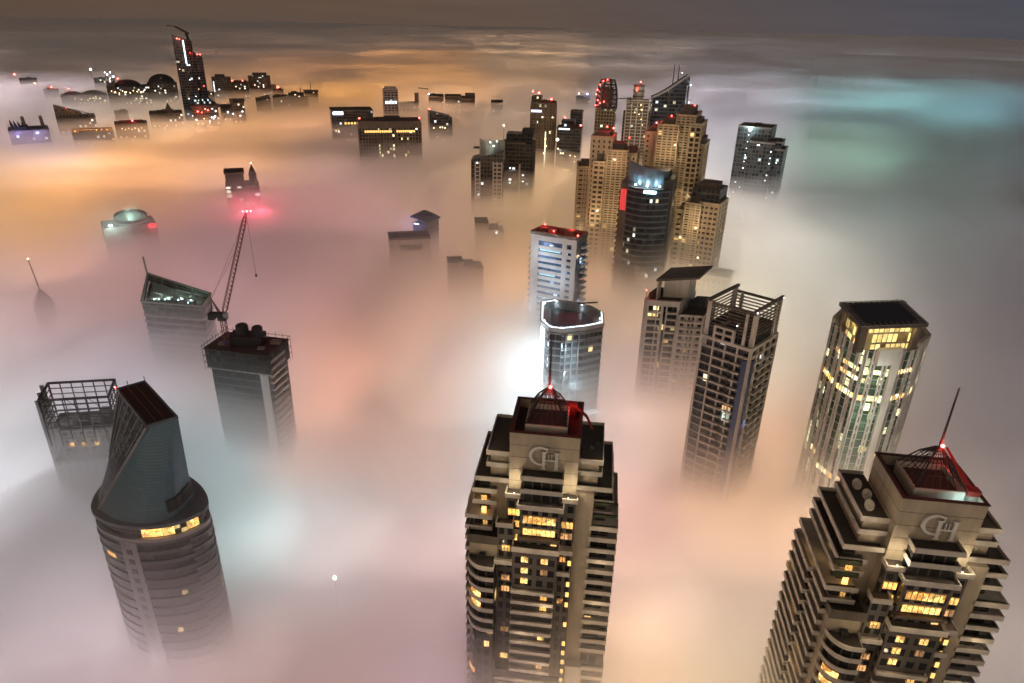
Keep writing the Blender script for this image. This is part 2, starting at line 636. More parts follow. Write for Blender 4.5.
        # repeated balconies down the side, L-shaped round the corner
        k = 0
        z = 191.2
        g_, h_ = sorted((sx * 11.6, sx * 17.9))
        up = parapet_box(MB(), g_, h_, 0.4, 22.5, 0, sd + 'B').mesh('balcony', M['cream'])
        g2, h2 = sorted((sx * 12.4, sx * 19.6))
        low = parapet_box(MB(), g2, h2, -1.2, 23, 0, sd + 'B').mesh('balcony', M['cream'])
        g3, h3 = sorted((sx * 12.9, sx * 18.9))
        part('side_glazing', MB().prism(rect(*sorted((sx * 12.9, sx * 17.3)), 0.9, 22.8), 0, 183.5, 2.6, fh), WIN_DARK, t)
        while z > 88:
            if not (sx > 0 and 136 < z < 141):
                link('balcony', up if k < 2 else low, t, (0, 0, z))
                if rnd.random() < 0.3:
                    part('planter', MB().box(g2 + 0.6, h2 - 0.6, -0.8, -0.25, z, z + 0.75 + rnd.random() * 0.5), M['planter'], t)
            k += 1
            z -= fh
        part('terrace', MB().box(g_ + 0.3, h_ - 0.3, 0.8, 22, 191.2, 191.32), M['dark'], t)
    # lit balcony rooms of the far flank
    for (x0, x1, z) in ((-15.6, -14.2, 187.9), (-15.5, -14.3, 184.4)):
        part('window', MB().box(x0, x1, 0.55, 0.88, z, z + 1.9), M['room'], t)
    # ---- right-hand plain wall and its strip of lit stair windows
    part('plain_wall', MB().box(8.5, 12.9, -0.6, 3, 0, 194.3), M['beige'], t)
    part('plain_wall', MB().box(8.9, 13.4, -2.8, -0.6, 0, 136.5), M['cream'], t)
    st = MB().box(-0.42, 0.42, -0.12, 0.02, -0.75, 0.75).mesh('window', M['yroom'])
    z = 178.0
    while z > 96:
        if rnd.random() < 0.9:
            link('window', st, t, (8.0, -3.62, z))
        z -= fh
    # ---- centre: balconies under the sign
    part('bay_wall', MB().prism(rect(-4.6, 4.6, -2.6, 0), 0, 199.2, 2.3, fh), WIN_DARK, t)
    for z in (199.4, 195.6):
        part('balcony', parapet_box(MB(), -5.2, 5.2, -4.0, 0, z, 'LFR'), M['cream'], t)
    part('terrace', MB().box(-4.9, 4.9, -3.7, -0.02, 199.4, 199.6), M['dark'], t)
    part('bay_wall', MB().prism(rect(-8.6, 8.6, -2.2, 0), 0, 193.0, 2.4, fh), WIN_STONE, t)
    part('balcony', parapet_box(MB(), -9.0, -5.2, -3.2, 0, 193.2, 'LF'), M['cream'], t)
    part('balcony', parapet_box(MB(), 5.2, 9.0, -3.2, 0, 193.2, 'FR'), M['cream'], t)
    for a, b in ((-8.7, -5.2), (5.2, 8.7)):
        part('terrace', MB().box(a, b, -2.9, -0.02, 193.2, 193.35), M['dark'], t)
    part('balcony', parapet_box(MB(), -5.8, 5.8, -5.3, 0, 191.6, 'LFR'), M['cream'], t)
    part('terrace', MB().box(-5.5, 5.5, -5.0, -0.02, 191.6, 191.72), M['dark'], t)
    part('bay_wall', MB().prism(rect(-5.0, 5.0, -4.4, -2.6), 0, 191.3, 2.5, fh), WIN_STONE, t)

    def win(x0, x1, z0, z1, y, lit=True, dim=False, nm=2):
        fr = part('window', MB().box(x0, x1, y - 0.06, y + 0.1, z0, z1), M['roomdim' if dim else 'room'] if lit else M['darker'], t)
        b = MB()
        for k in range(nm + 1):
            x = x0 + (x1 - x0) * k / nm
            b.box(x - 0.06, x + 0.06, y - 0.14, y - 0.065, z0, z1)
        b.box(x0, x1, y - 0.13, y - 0.066, z0 - 0.08, z0 + 0.04)
        b.box(x0, x1, y - 0.13, y - 0.066, z1 - 0.06, z1 + 0.06)
        part('frame', b, M['brown'], fr)

    win(-4.2, 4.0, 186.6, 188.9, -4.45, nm=7)
    win(-4.2, 4.0, 183.0, 185.0, -4.45, nm=7)
    for z in (186.9, 183.3):
        win(-8.3, -5.3, z, z + 2.0, -2.25, nm=3)
    for z in (184.4, 180.9):
        win(5.3, 8.3, z, z + 2.0, -2.25, nm=3, dim=(z < 182))
    part('balcony', parapet_box(MB(), -8.9, -5.1, -3.3, 0, 182.2, 'LF'), M['cream'], t)
    win(-7.2, -5.6, 179.0, 181.2, -2.25)
    # big terrace half way
    part('balcony', parapet_box(MB(), -6.6, 5.4, -7.4, -4.4, 180.0, 'LFR', hi=1.1), M['cream'], t)
    part('balcony', parapet_box(MB(), -5.4, 5.3, -5.9, -4.4, 182.6, 'LFR', hi=0.3), M['brown'], t)
    part('terrace', MB().box(-6.3, 5.1, -7.1, -4.42, 180.0, 180.15), M['dark'], t)
    part('bay_wall', MB().prism(rect(-6.3, 4.9, -6.2, -4.4), 0, 179.6, 2.8, fh), WIN_STONE, t)
    for z in (175.6, 172.0, 168.6):
        for x in (-4.2, 0.8):
            if z > 170 or x < 0:
                win(x, x + 1.9, z, z + 1.8, -6.25, dim=(z < 172.1 and x > 0))
    link_b = parapet_box(MB(), -6.5, 4.6, -7.6, -6.2, 0, 'LFR', hi=0.75).mesh('balcony', M['cream'])
    z = 166.4
    while z > 137:
        link('balcony', link_b, t, (0, 0, z))
        z -= fh
    wide = parapet_box(MB(), -10.6, 7.4, -7.9, -6.2, 0, 'LFR', hi=0.75).mesh('balcony', M['cream'])
    while z > 88:
        link('balcony', wide, t, (0, 0, z))
        z -= fh
    part('bay_wall', MB().prism(rect(-10.6, 7.4, -6.7, -6.21), 0, 136.0, 2.6, fh), WIN_STONE, t)
    for (x, z) in ((1.1, 163.5), (1.1, 159.9), (0.9, 149.2), (0.8, 138.5), (-2.5, 132.3), (-2.4, 128.7), (-4.0, 117.5)):
        win(x, x + 1.8, z, z + 1.7, -6.25 if z > 137 else -6.75, dim=rnd.random() < 0.3)
    # columns either side of the centre
    part('bay_wall', MB().prism(rect(-10.6, -6.3, -4.2, -2.2), 0, 185.0, 2.2, fh), WIN_STONE, t)
    part('balcony', parapet_box(MB(), -11.0, -6.6, -5.2, -2.2, 185.4, 'LFR'), M['cream'], t)
    part('terrace', MB().box(-10.7, -6.9, -4.9, -2.25, 185.4, 185.55), M['dark'], t)
    part('balcony', parapet_box(MB(), -11.2, -6.5, -6.1, -4.2, 174.2, 'LFR'), M['cream'], t)
    for (z, dm) in ((176.9, 0), (167.1, 1), (163.3, 1), (148.7, 1), (138.6, 0), (130.0, 0)):
        win(-9.4, -7.2, z, z + 1.8, -4.25 if z > 137 else -6.76, dim=bool(dm), nm=3)
    part('bay_wall', MB().prism(rect(4.9, 8.5, -3.5, -2.2), 0, 178.5, 1.8, fh), WIN_STONE, t)
    part('balcony', parapet_box(MB(), 4.7, 8.6, -5.4, -2.2, 178.8, 'LFR'), M['cream'], t)
    part('balcony', parapet_box(MB(), 4.7, 8.3, -5.2, -3.5, 171.6, 'LFR'), M['cream'], t)
    for (z, dm) in ((174.6, 1), (160.4, 1)):
        win(5.4, 7.0, z, z + 1.7, -3.55, dim=bool(dm))
    # ---- left-hand terraces and the rounded bay
    part('bay_wall', MB().box(-18.0, -10.6, -3.4, 3.0, 0, 178.5), M['beige'], t)
    part('balcony', parapet_box(MB(), -18.4, -10.6, -4.2, 3, 179.2, 'LFR', lo=0.9, hi=1.7), M['brown'], t)
    part('terrace', MB().box(-18.1, -10.9, -3.9, 2.9, 179.2, 179.4), M['dark'], t)
    win(-15.2, -13.9, 180.2, 182.0, 0.8)
    for k in range(4):
        x = -17 + k * 1.5
        part('planter', MB().ball((x, -3.2 + 0.3 * (k % 2), 179.7), 0.55 + 0.12 * (k % 3), 7, 4), M['planter'], t)

    def round_plan(x0, x1, y0, y1, r):
        """a plan whose outer front corner is a wide quarter circle"""
        pts = [(x1, y1), (x0, y1)]
        for k in range(11):
            a = math.pi + math.pi / 2 * k / 10
            pts.append((x0 + r + r * math.cos(a), y0 + r + r * math.sin(a)))
        pts.append((x1, y0))
        return pts

    rb = round_plan(-18.2, -10.9, -8.6, -3.4, 5.0)
    inner = round_plan(-17.3, -10.9, -7.7, -3.4, 4.3)
    part('curved_glazing', MB().prism(inner, 0, 173.6, 2.3, fh), WIN_DARK, t)
    bal = MB()
    bal.prism(inset(rb, 0.02), -0.3, 0)
    n = len(rb)
    for i in range(1, n - 1):
        bal.along(rb[i], rb[i + 1], -0.4, 0.85, 0.24, 0.0)
    bm_ = bal.mesh('balcony', M['cream'])
    z = 173.9
    while z > 152:
        link('balcony', bm_, t, (0, 0, z))
        z -= fh
    part('terrace', MB().prism(inset(rb, 0.3), 173.92, 174.05), M['dark'], t)
    part('plant_room', MB().box(-15.2, -13.6, -5.2, -4.0, 174.05, 175.5), M['darker'], t)
    part('curved_glazing', MB().prism(round_plan(-17.8, -10.9, -8.2, -3.4, 4.7), 0, 151.0, 2.3, fh), WIN_STONE, t)
    for (z, a0, a1) in ((163.4, 3, 8), (159.9, 3, 8), (135.0, 2, 6)):
        q = MB()
        pl = round_plan(-17.45, -10.9, -7.85, -3.4, 4.45) if z > 152 else round_plan(-17.95, -10.9, -8.35, -3.4, 4.85)
        for i in range(2 + a0 - 1, 2 + a1):
            q.along(pl[i], pl[i + 1], z, z + 1.7, 0.05, 0.03)
        part('window', q, M['room'], t)
    for z in (129.5, 126.0):
        win(-12.9, -11.4, z, z + 1.8, -8.25)
    # flank balconies seen from the side
    fl = parapet_box(MB(), -20.6, -17.2, 8, 22, 0, 'LFB').mesh('balcony', M['cream'])
    z = 181.0
    while z > 88:
        link('balcony', fl, t, (0, 0, z))
        z -= fh
    part('side_glazing', MB().prism(rect(-19.4, -17.31, 8.6, 21.6), 0, 180.6, 2.6, fh), WIN_DARK, t)
    part('rear_wall', MB().prism(rect(-13.5, 13.5, 20.02, 27), 0, 190, 2.8, fh), WIN_STONE, t)
    return t, p, yaw


def on_tower(p, yaw, v):
    return Matrix.Rotation(yaw, 3, 'Z') @ Vector(v) + Vector((p.x, p.y, 0))


YAW = math.radians(-7)
t1, p1, _ = crown_tower('tall beige apartment tower with stepped balconies and three parasols on its shoulder terrace', 545, 435, YAW, 5, False)
t2, p2, _ = crown_tower('tall beige apartment tower leaning outward, three satellite dishes on its stepped shoulder terrace', 946, 502, YAW, 8, True)
for k, (x, y) in enumerate(((-12.3, 5.2), (-11.6, 9.2), (-12.6, 13.0))):
    lab = ('satellite dish nearest the front edge of the stepped terrace', 'middle one of three satellite dishes on the stepped terrace',
           'rearmost of three satellite dishes on the stepped terrace')[k]
    w = on_tower(p2, YAW, (x, y, 201.95))
    d = thing('satellite_dish', 'pale round ' + lab, 'satellite dish', w, YAW + 0.4, 'satellite dishes on the shoulder terrace')
    mb = MB()
    seg, rg = 16, 4
    for i in range(rg + 1):
        rr = 1.35 * i / rg
        for q in range(seg):
            a = 2 * math.pi * q / seg
            v = Vector((rr * math.cos(a), rr * math.sin(a), 0.32 * (i / rg) ** 2 - 0.3))
            v = Matrix.Rotation(math.radians(55), 3, 'X') @ v
            mb.v.append((v.x, v.y, v.z + 1.7))
    for i in range(rg):
        for q in range(seg):
            j = (q + 1) % seg
            mb.face((i * seg + q, i * seg + j, (i + 1) * seg + j, (i + 1) * seg + q))
    ds = part('reflector', mb, M['cream'], d)
    sm = ds.modifiers.new('thickness', 'SOLIDIFY')
    sm.thickness = 0.08
    part('stand', MB().bar((0, 0.1, 0), (0, 0.1, 1.6), 0.12), M['lsteel'], d)
    part('feed_arm', MB().bar((0, -0.3, 1.0), (0, -1.5, 2.4), 0.05), M['steel'], d)
# window-cleaning cranes on the crowns
for (pp, v, jib, lab) in ((p1, (6.0, 14.5, 207.45), ((0, 0, 3.2), (3.6, -3.4, 2.2), (5.4, -6.8, 0.6)),
                           'red window-cleaning crane whose jib hangs over the crown edge above a terrace'),
                          (p2, (7.0, 4.0, 207.45), ((0, 0, 3.0), (-2.2, 3.2, 6.0), (-4.4, 6.6, 9.6)),
                           'red window-cleaning crane with jib raised along the pyramid frame')):
    c = thing('maintenance_crane', lab, 'crane', on_tower(pp, YAW, v), YAW)
    part('base', MB().box(-0.9, 0.9, -0.9, 0.9, 0, 2.4), M['cream' if pp is p2 else 'redpaint'], c)
    part('turret', MB().box(-1.3, 1.2, -1.0, 1.1, 2.4, 3.7), M['redpaint'], c)
    j = MB()
    j.bar(jib[0], jib[1], 0.36)
    j.bar(jib[1], jib[2], 0.30, 0.2)
    part('jib', j, M['redpaint'], c)
    if pp is p1:
        part('cable', MB().bar(jib[2], (jib[2][0], jib[2][1], -5), 0.04), M['steel'], c)
# small lamp on the crane side of the second crown
lw = on_tower(p2, YAW, (4.4, 1.6, 207.45))
fl = thing('floodlight', 'small cool white floodlight at the foot of the pyramid frame', 'lamp', lw, YAW)
part('stand', MB().bar((0, 0, 0), (0, 0, 1.2), 0.1), M['steel'], fl)
lamp_part('bulb', 'teal', fl, (0, 0, 1.4), 0.35)
point('flood_light', lw + Vector((0, -0.3, 2.2)), (0.7, 1, 0.95), 250, 0.3)
# terrace furniture on the first tower
for k, (x, y) in enumerate(((9.6, 6.0), (11.2, 5.2), (13.0, 7.0))):
    w = on_tower(p1, YAW, (x, y, 201.95))
    d = thing('parasol', ('dark closed-top parasol close by the crown wall on the shoulder terrace', 'dark parasol between two others on the shoulder terrace',
                          'dark parasol at the outer corner of the shoulder terrace')[k], 'parasol', w, 0, 'parasols on the shoulder terrace')
    part('pole', MB().bar((0, 0, 0), (0, 0, 2.6), 0.07), M['steel'], d)
    can = MB()
    can.prism([(1.1 * math.cos(a * math.pi / 4), 1.1 * math.sin(a * math.pi / 4)) for a in range(8)], 2.2, 2.9,
              top=[(0.12 * math.cos(a * math.pi / 4), 0.12 * math.sin(a * math.pi / 4)) for a in range(8)])
    part('canopy', can, M['darker'], d)


# ================================================================== towers in the middle distance
def new_tower(name, label, cat, c, rz=0.0, group=None):
    return thing(name, label, cat, (c[0], c[1], 0), rz, group)


# ---- tower with an open frame crown
z = 205.0
c, P = plan(((706.5, 301), (758, 315.5), (785, 300)), z)
t = new_tower('residential_tower', 'slim brown residential tower with open beam crown and projecting roof rails', 'tower', c)
gl = window_wall('frame_tower_glazing', (0.075, 0.065, 0.06), glass=(0.016, 0.02, 0.03), lit=0.03, warm=(0.8, 0.95, 1.0), mu=0.06, mv=0.1, seed=2.2, strength=1.6)
part('window_wall', MB().prism(inset(P, 0.5), 0, z - 14.5, 2.4, 3.5), gl, t)
part('facade_frame', grid_facade(MB(), inset(P, 0.45), 88, z - 14.5, 3.5, 5.4, 0.42, 0.6, 0.7), M['pale'], t)
blue_ = window_wall('blue_glass_column', (0.03, 0.04, 0.07), glass=(0.03, 0.05, 0.11), lit=0.0, mu=0.04, mv=0.1, seed=2.9)
I_ = inset(P, 0.45)
for (e_, u_, v_) in ((0, 0.88, 0.985), (3, 0.86, 0.985), (1, 0.02, 0.12)):
    part('blue_glazing', MB().along(Vector(I_[e_]).lerp(Vector(I_[(e_ + 1) % 4]), u_), Vector(I_[e_]).lerp(Vector(I_[(e_ + 1) % 4]), v_), 80, z - 19, 0.1, 0.95), blue_, t)
bal_i = 0
for i in range(4):
    p_, q_ = Vector(inset(P, 0.45)[i]), Vector(inset(P, 0.45)[(i + 1) % 4])
    d_ = (q_ - p_)
    bm_ = MB()
    for (a, b) in ((0.30, 0.62), (0.70, 0.86)):
        bm_.along(p_ + d_ * a, p_ + d_ * b, -0.25, 0.42, 0.0, 1.5)
    me = bm_.mesh('balcony', M['pale'])
    for k in range(22):
        link('balcony', me, t, (0, 0, z - 21.5 - k * 3.5))
part('setback_wall', MB().prism(inset(P, 1.1), z - 14.5, z - 9.5, 2.6, 3.4), gl, t)
part('ledge', parapet(inset(P, 0.3), z - 14.3, 0.7, 0.5, 0.6), M['pale'], t)
part('ledge', parapet(inset(P, 0.5), z - 17.8, 0.3, 0.5, 0.6), M['pale'], t)
part('roof', MB().prism(inset(P, 1.1), z - 9.5, z - 9.2), M['dark'], t)
fr = MB()
Q = inset(P, 0.6)
for i in range(4):
    p_, q_ = Vector(Q[i]), Vector(Q[(i + 1) % 4])
    d_ = (q_ - p_).normalized()
    for k in range(7):
        zz = z - 1.3 - k * 1.35
        fr.along(p_ + d_, q_ - d_, zz - 0.22, zz + 0.22, 0.3, 0.0)
part('crown_louvre', fr, M['brown'], t)
for i in range(4):
    cp = MB()
    p_ = Vector(Q[i])
    e1 = (Vector(Q[(i + 1) % 4]) - p_).normalized()
    e0 = (Vector(Q[i - 1]) - p_).normalized()
    cp.along(p_, p_ + e1 * 1.7, z - 17.5, z + 0.4, 1.2, 0.35)
    m_ = p_ + (Vector(Q[(i + 1) % 4]) - p_) * 0.8
    part('corner_pillar', cp, M['pale'], t)
    part('pillar', MB().along(m_, m_ + e1 * 1.1, z - 14.4, z - 0.9, 0.6, 0.3), M['pale'], t)
for i in (1, 3):
    p_, q_ = Vector(Q[i]), Vector(Q[(i + 1) % 4])
    d_ = (q_ - p_).normalized()
    part('roof_rail', MB().along(p_ - d_ * 1.5, q_ + d_ * 1.2, z + 0.4, z + 1.5, 0.9, 0.1), M['brown'], t)
part('roof_rail', MB().along(Vector(Q[0]), Vector(Q[1]), z - 0.7, z + 0.2, 0.5, 0.12), M['brown'], t)
part('roof_rail', MB().along(Vector(Q[2]), Vector(Q[3]), z - 1.4, z - 0.5, 0.5, 0.12), M['brown'], t)
part('portal', grid_facade(MB(), [tuple(Vector(P[0]).lerp(Vector(P[1]), 0.26)), tuple(Vector(P[0]).lerp(Vector(P[1]), 0.62)), (0, 0.5)], z - 14, z - 8.2, 2.6, 3.2, 0.9, 0.8, 0.6), M['pale'], t)
part('plant_room', MB().prism([(a * 0.4, b * 0.4) for a, b in P], z - 9.2, z - 5.5), M['dark'], t)
for (a, b, zz) in ((0.66, 0, z - 6.4), (1.0, 0, z + 0.7), (2.0, 0, z + 0.9)):
    i = int(a)
    w = Vector(Q[i]).lerp(Vector(Q[(i + 1) % 4]), a - i)
    lamp_part('roof_lamp', 'whitelamp', t, (w.x * 1.03, w.y * 1.03, zz), 0.22)
part('window', MB().along(Vector(P[0]).lerp(Vector(P[1]), 0.66), Vector(P[0]).lerp(Vector(P[1]), 0.80), 158, 164.5, 0.3, 0.06), lit_room('teal_lit_room', (0.55, 0.95, 0.95), 1.2), t)
part('window', MB().along(Vector(P[1]).lerp(Vector(P[2]), 0.03), Vector(P[1]).lerp(Vector(P[2]), 0.14), 156, 158.4, 0.3, 0.1), M['bluelamp'], t)

# ---- green-glass tower with canopy crown
z = 199.0
c, P = plan(((833, 319), (846, 334), (868, 346.5), (899, 349), (921, 344.5), (930, 337), (918, 322), (848, 305)), z)
t = new_tower('office_tower', 'pale round-fronted tower with green glass bays, lit storey bands and a wide dark canopy roof', 'tower', c)
gl = window_wall('green_glazing', (0.07, 0.10, 0.08), glass=(0.06, 0.13, 0.095), lit=0.13, warm=(0.95, 1.0, 0.55), cool=(1.0, 0.9, 0.5),
                 mu=0.05, mv=0.12, seed=9.4, strength=1.5)
Ig = inset(P, 0.5)
part('window_wall', MB().prism(Ig, 0, z, 2.1, 3.6), gl, t)
for i in range(8):
    fa = MB()
    p_, q_ = Vector(Ig[i]), Vector(Ig[(i + 1) % 8])
    d_ = q_ - p_
    ln = d_.length
    e_ = 0.42 / ln
    fa.along(p_, p_ + d_ * e_, 88, z, 0.1, 0.75)
    fa.along(q_ - d_ * e_, q_, 88, z, 0.1, 0.75)
    cols = [(0.5 - 0.22 / ln, 0.5 + 0.22 / ln)] if ln < 9 else [(f - 0.28 / ln, f + 0.28 / ln) for f in (0.25, 0.36, 0.66, 0.77)]
    for (u, v) in cols:
        fa.along(p_ + d_ * u, p_ + d_ * v, 88, z, 0.1, 0.55)
    for k in range(32):
        zz = z - 2 - k * 3.6
        fa.along(p_ + d_ * e_, q_ - d_ * e_, zz - 0.16, zz, 0.1, 0.3)
        if ln >= 9:
            for (u, v) in ((0.25, 0.36), (0.66, 0.77)):
                fa.along(p_ + d_ * u, p_ + d_ * v, zz - 1.3, zz - 0.165, 0.1, 0.36)
    part('facade_frame', fa, M['white'], t)
p_, q_ = Vector(Ig[2]), Vector(Ig[3])
part('white_fin', MB().along(p_.lerp(q_, 0.90), p_.lerp(q_, 1.12), 88, z - 1.5, 0.2, 1.8), M['white'], t)
ylit = lit_room('lit_floor_band', (1.0, 0.93, 0.52), 2.4, 0.9)
for (zz, e) in ((z - 8, 1500), (z - 28, 3000), (z - 50, 3500)):
    w = Vector(Ig[2]).lerp(Vector(Ig[3]), 0.5)
    point('facade_fill', (c.x + w.x - 4, c.y + w.y - 11, zz), (0.92, 1.0, 0.78), e, 1.0)  # added lamps in the air before the bays brighten the facade
for (e, zz, spans) in ((0, z - 21.5, ((0.15, 0.45), (0.55, 0.85))), (1, z - 21.5, ((0.12, 0.42), (0.5, 0.9))), (2, z - 21.5, ((0.06, 0.22), (0.4, 0.64), (0.70, 0.76))),
                       (3, z - 21.5, ((0.12, 0.45), (0.55, 0.9))), (4, z - 21.5, ((0.2, 0.8),)),
                       (1, z - 57.5, ((0.1, 0.42), (0.5, 0.88))), (2, z - 57.5, ((0.05, 0.24), (0.38, 0.64), (0.78, 0.88))), (3, z - 57.5, ((0.2, 0.9),)), (0, z - 54.0, ((0.5, 0.8),)),
                       (1, z - 10.7, ((0.15, 0.85),)), (2, z - 10.7, ((0.05, 0.24), (0.4, 0.64))), (3, z - 10.7, ((0.2, 0.5), (0.6, 0.9))),
                       (1, z - 14.3, ((0.1, 0.9),)), (2, z - 14.3, ((0.06, 0.16),)), (0, z - 9, ((0.6, 0.8),)), (2, z - 43, ((0.7, 0.86),)), (3, z - 46.7, ((0.2, 0.44),))):
    a_, b_ = Vector(Ig[e]), Vector(Ig[(e + 1) % 8])
    for (u, v) in spans:
        part('window', MB().along(a_.lerp(b_, u), a_.lerp(b_, v), zz, zz + (1.9 if z - zz > 15 else 1.5), 0.2, 0.42), ylit, t)
part('parapet', parapet(inset(P, 0.5), z, 1.0, 0.5, 0.8), M['pale'], t)
part('roof', MB().prism(inset(P, 1.0), z, z + 0.3), M['grey'], t)
cc, P2 = plan(((843.5, 302), (863, 324), (925, 321.7)), 210.0)
FOOT.pop()
P2 = [(a + cc.x - c.x, b + cc.y - c.y) for a, b in P2]
core = inset(P2, 1.8)
part('crown_glazing', MB().prism(core, z + 0.3, 208.4, 2.0, 3.8), window_wall('crown_glazing', (0.4, 0.36, 0.25), glass=(0.2, 0.16, 0.07), lit=0.75, warm=(1.0, 0.78, 0.28),
     mu=0.1, mv=0.15, seed=1.2, strength=1.5), t)
for i in range(4):
    pil = MB()
    a_, b_ = Vector(P2[i]), Vector(P2[(i + 1) % 4])
    d_ = (b_ - a_).normalized()
    pil.along(a_ + d_ * 0.2, a_ + d_ * 2.2, z + 0.3, 208.3, 2.4, -0.1)
    part('crown_pillar', pil, M['brown'], t)
    part('crown_pillar', MB().along(b_ - d_ * 2.45, b_ - d_ * 0.2, z + 0.3, 208.28, 2.39, -0.11), M['brown'], t)
rf = MB()
R2 = inset(P2, -1.0)
rf.prism(R2, 208.4, 209.3)
part('canopy_roof', rf, M['brown'], t)
cut = inset(P2, 1.3)
part('roof_deck', MB().prism([tuple(Vector(cut[i]).lerp(Vector(cut[(i + 1) % 4]), f)) for i in range(4) for f in (0.12, 0.88)], 209.3, 209.65), M['darker'], t)
tr = MB()
for i in range(4):
    a_, b_ = Vector(R2[i]), Vector(R2[(i + 1) % 4])
    for k in range(13):
        m_ = a_.lerp(b_, k / 12)
        nrm = Vector((-(b_ - a_).y, (b_ - a_).x)).normalized()
        tr.bar((m_.x, m_.y, 209.5), (m_.x + nrm.x * 2.6, m_.y + nrm.y * 2.6, 209.6), 0.12)
    tr.bar((a_.x, a_.y, 209.6), (b_.x, b_.y, 209.6), 0.14)
part('trellis', tr, M['lsteel'], t)
a_, b_ = Vector(P2[1]), Vector(P2[2])
part('curved_apron', MB().along(a_.lerp(b_, 0.35), a_.lerp(b_, 0.72), z - 4.5, z + 1.6, 0.3, 1.6), M['white'], t)
for f in (0.15, 0.5, 0.85):
    w = a_.lerp(b_, f)
    o_ = Vector(((b_ - a_).y, -(b_ - a_).x)).normalized() * 0.5
    point('crown_light', (c.x + w.x + o_.x, c.y + w.y + o_.y, 206.8), (1, 0.75, 0.3), 180, 0.3)
a_, b_ = Vector(P2[0]), Vector(P2[1])
w = a_.lerp(b_, 0.5)
o_ = Vector(((b_ - a_).y, -(b_ - a_).x)).normalized() * 1.2
point('crown_light', (c.x + w.x + o_.x, c.y + w.y + o_.y, 204.5), (1, 0.8, 0.25), 420, 0.3)

# ---- tower with tilted slab roof
x_, y_, z, k_ = spot(662, 302, 372)
c, P = plan(((643, 301), (682, 303.5), (697, 291)), z)
t = new_tower('apartment_block', 'grey apartment tower with a tilted dark slab roof on a blank wall', 'tower', c)
gl = window_wall('balcony_glazing', (0.09, 0.085, 0.075), glass=(0.025, 0.025, 0.025), lit=0.07, warm=(1, 0.85, 0.4), mu=0.08, mv=0.12, seed=6.6, strength=1.8)
part('window_wall', MB().prism(inset(P, 1.3), 0, z, 3.2, 3.5), gl, t)
fm = MB()
I = inset(P, 1.3)
for i in range(4):
    p_, q_ = Vector(I[i]), Vector(I[(i + 1) % 4])
    d_ = q_ - p_
    for (a, b) in ((0, 0.06), (0.30, 0.34), (0.44, 0.52), (0.60, 0.64), (0.93, 1.0)):
        fm.along(p_ + d_ * a, p_ + d_ * b, 88, z + 0.6, 0.1, 1.5)
    fm.along(p_, q_, z - 2.2, z + 0.7, 0.1, 1.35)
part('facade_frame', fm, M['pale'], t)
for i in range(4):
    p_, q_ = Vector(I[i]), Vector(I[(i + 1) % 4])
    d_ = q_ - p_
    bm_ = MB()
    for (a, b) in ((0.065, 0.298), (0.342, 0.438), (0.642, 0.928)):
        bm_.along(p_ + d_ * a, p_ + d_ * b, -0.25, 0.75, 0.0, 1.32)
    me = bm_.mesh('balcony', M['pale'])
    for k in range(24):
        link('balcony', me, t, (0, 0, z - 6.0 - k * 3.5))
part('roof', MB().prism(inset(P, 1.6), z, z + 0.3), M['dark'], t)
a_, b_, d4 = Vector(P[0]), Vector(P[1]), Vector(P[3])
ex, ey = (b_ - a_), (d4 - a_)


def loc2(u, v):
    q = a_ + ex * u + ey * v
    return (q.x, q.y)


wq = [loc2(0.36, 0.35), loc2(1.0, 0.35), loc2(1.0, 0.85), loc2(0.36, 0.85)]
part('blank_wall', MB().prism(wq, z + 0.3, [z + 9.5, z + 10.6, z + 10.6, z + 9.5]), M['cream'], t)
sl = MB()
sq = [loc2(0.24, 0.1), loc2(1.32, 0.1), loc2(1.32, 0.98), loc2(0.24, 0.98)]
b0 = len(sl.v)
for dz in (0, 1.1):
    sl.v += [(q[0], q[1], z + (9.9, 12.2, 12.2, 9.9)[i] + dz + (0.9 if i > 1 else 0)) for i, q in enumerate(sq)]
for f in ((3, 2, 1, 0), (4, 5, 6, 7), (0, 1, 5, 4), (1, 2, 6, 5), (2, 3, 7, 6), (3, 0, 4, 7)):
    sl.face(f)
part('slab_roof', sl, M['brown'], t)
part('frame_leg', MB().prism([loc2(0.27, 0.12), loc2(0.31, 0.12), loc2(0.31, 0.3), loc2(0.27, 0.3)], z, z + 10), M['pale'], t)
lw = [loc2(1.02, -0.1), loc2(1.62, -0.1), loc2(1.62, 0.75), loc2(1.02, 0.75)]
part('side_wing', MB().prism(lw, 0, z - 5, 3.0, 3.5), window_wall('side_wing', (0.36, 0.34, 0.31), glass=(0.03, 0.03, 0.03), lit=0.06, mu=0.2, mv=0.28, seed=3.9), t)
part('wing_frame', grid_facade(MB(), lw, 88, z - 5, 3.5, 4.5, 1.1, 0.8, 0.35), M['pale'], t)
part('roof', MB().prism(inset(lw, 0.2), z - 5, z - 4.7), M['dark'], t)
part('plant_room', MB().prism([loc2(1.12, 0.25), loc2(1.5, 0.25), loc2(1.5, 0.7), loc2(1.12, 0.7)], z - 4.7, z - 0.5), M['darker'], t)
part('plant_room', MB().prism([loc2(0.05, 0.2), loc2(0.2, 0.2), loc2(0.2, 0.7), loc2(0.05, 0.7)], z + 0.3, z + 3), M['dark'], t)
q_ = loc2(0.02, 0.1)
lamp_part('beacon', 'red', t, (q_[0], q_[1], z + 5.0), 0.3)
part('beacon_pole', MB().bar((q_[0], q_[1], z), (q_[0], q_[1], z + 5), 0.12), M['steel'], t)
red_glow((c.x + q_[0] - 1, c.y + q_[1] - 1.5, z + 5.2), 350)

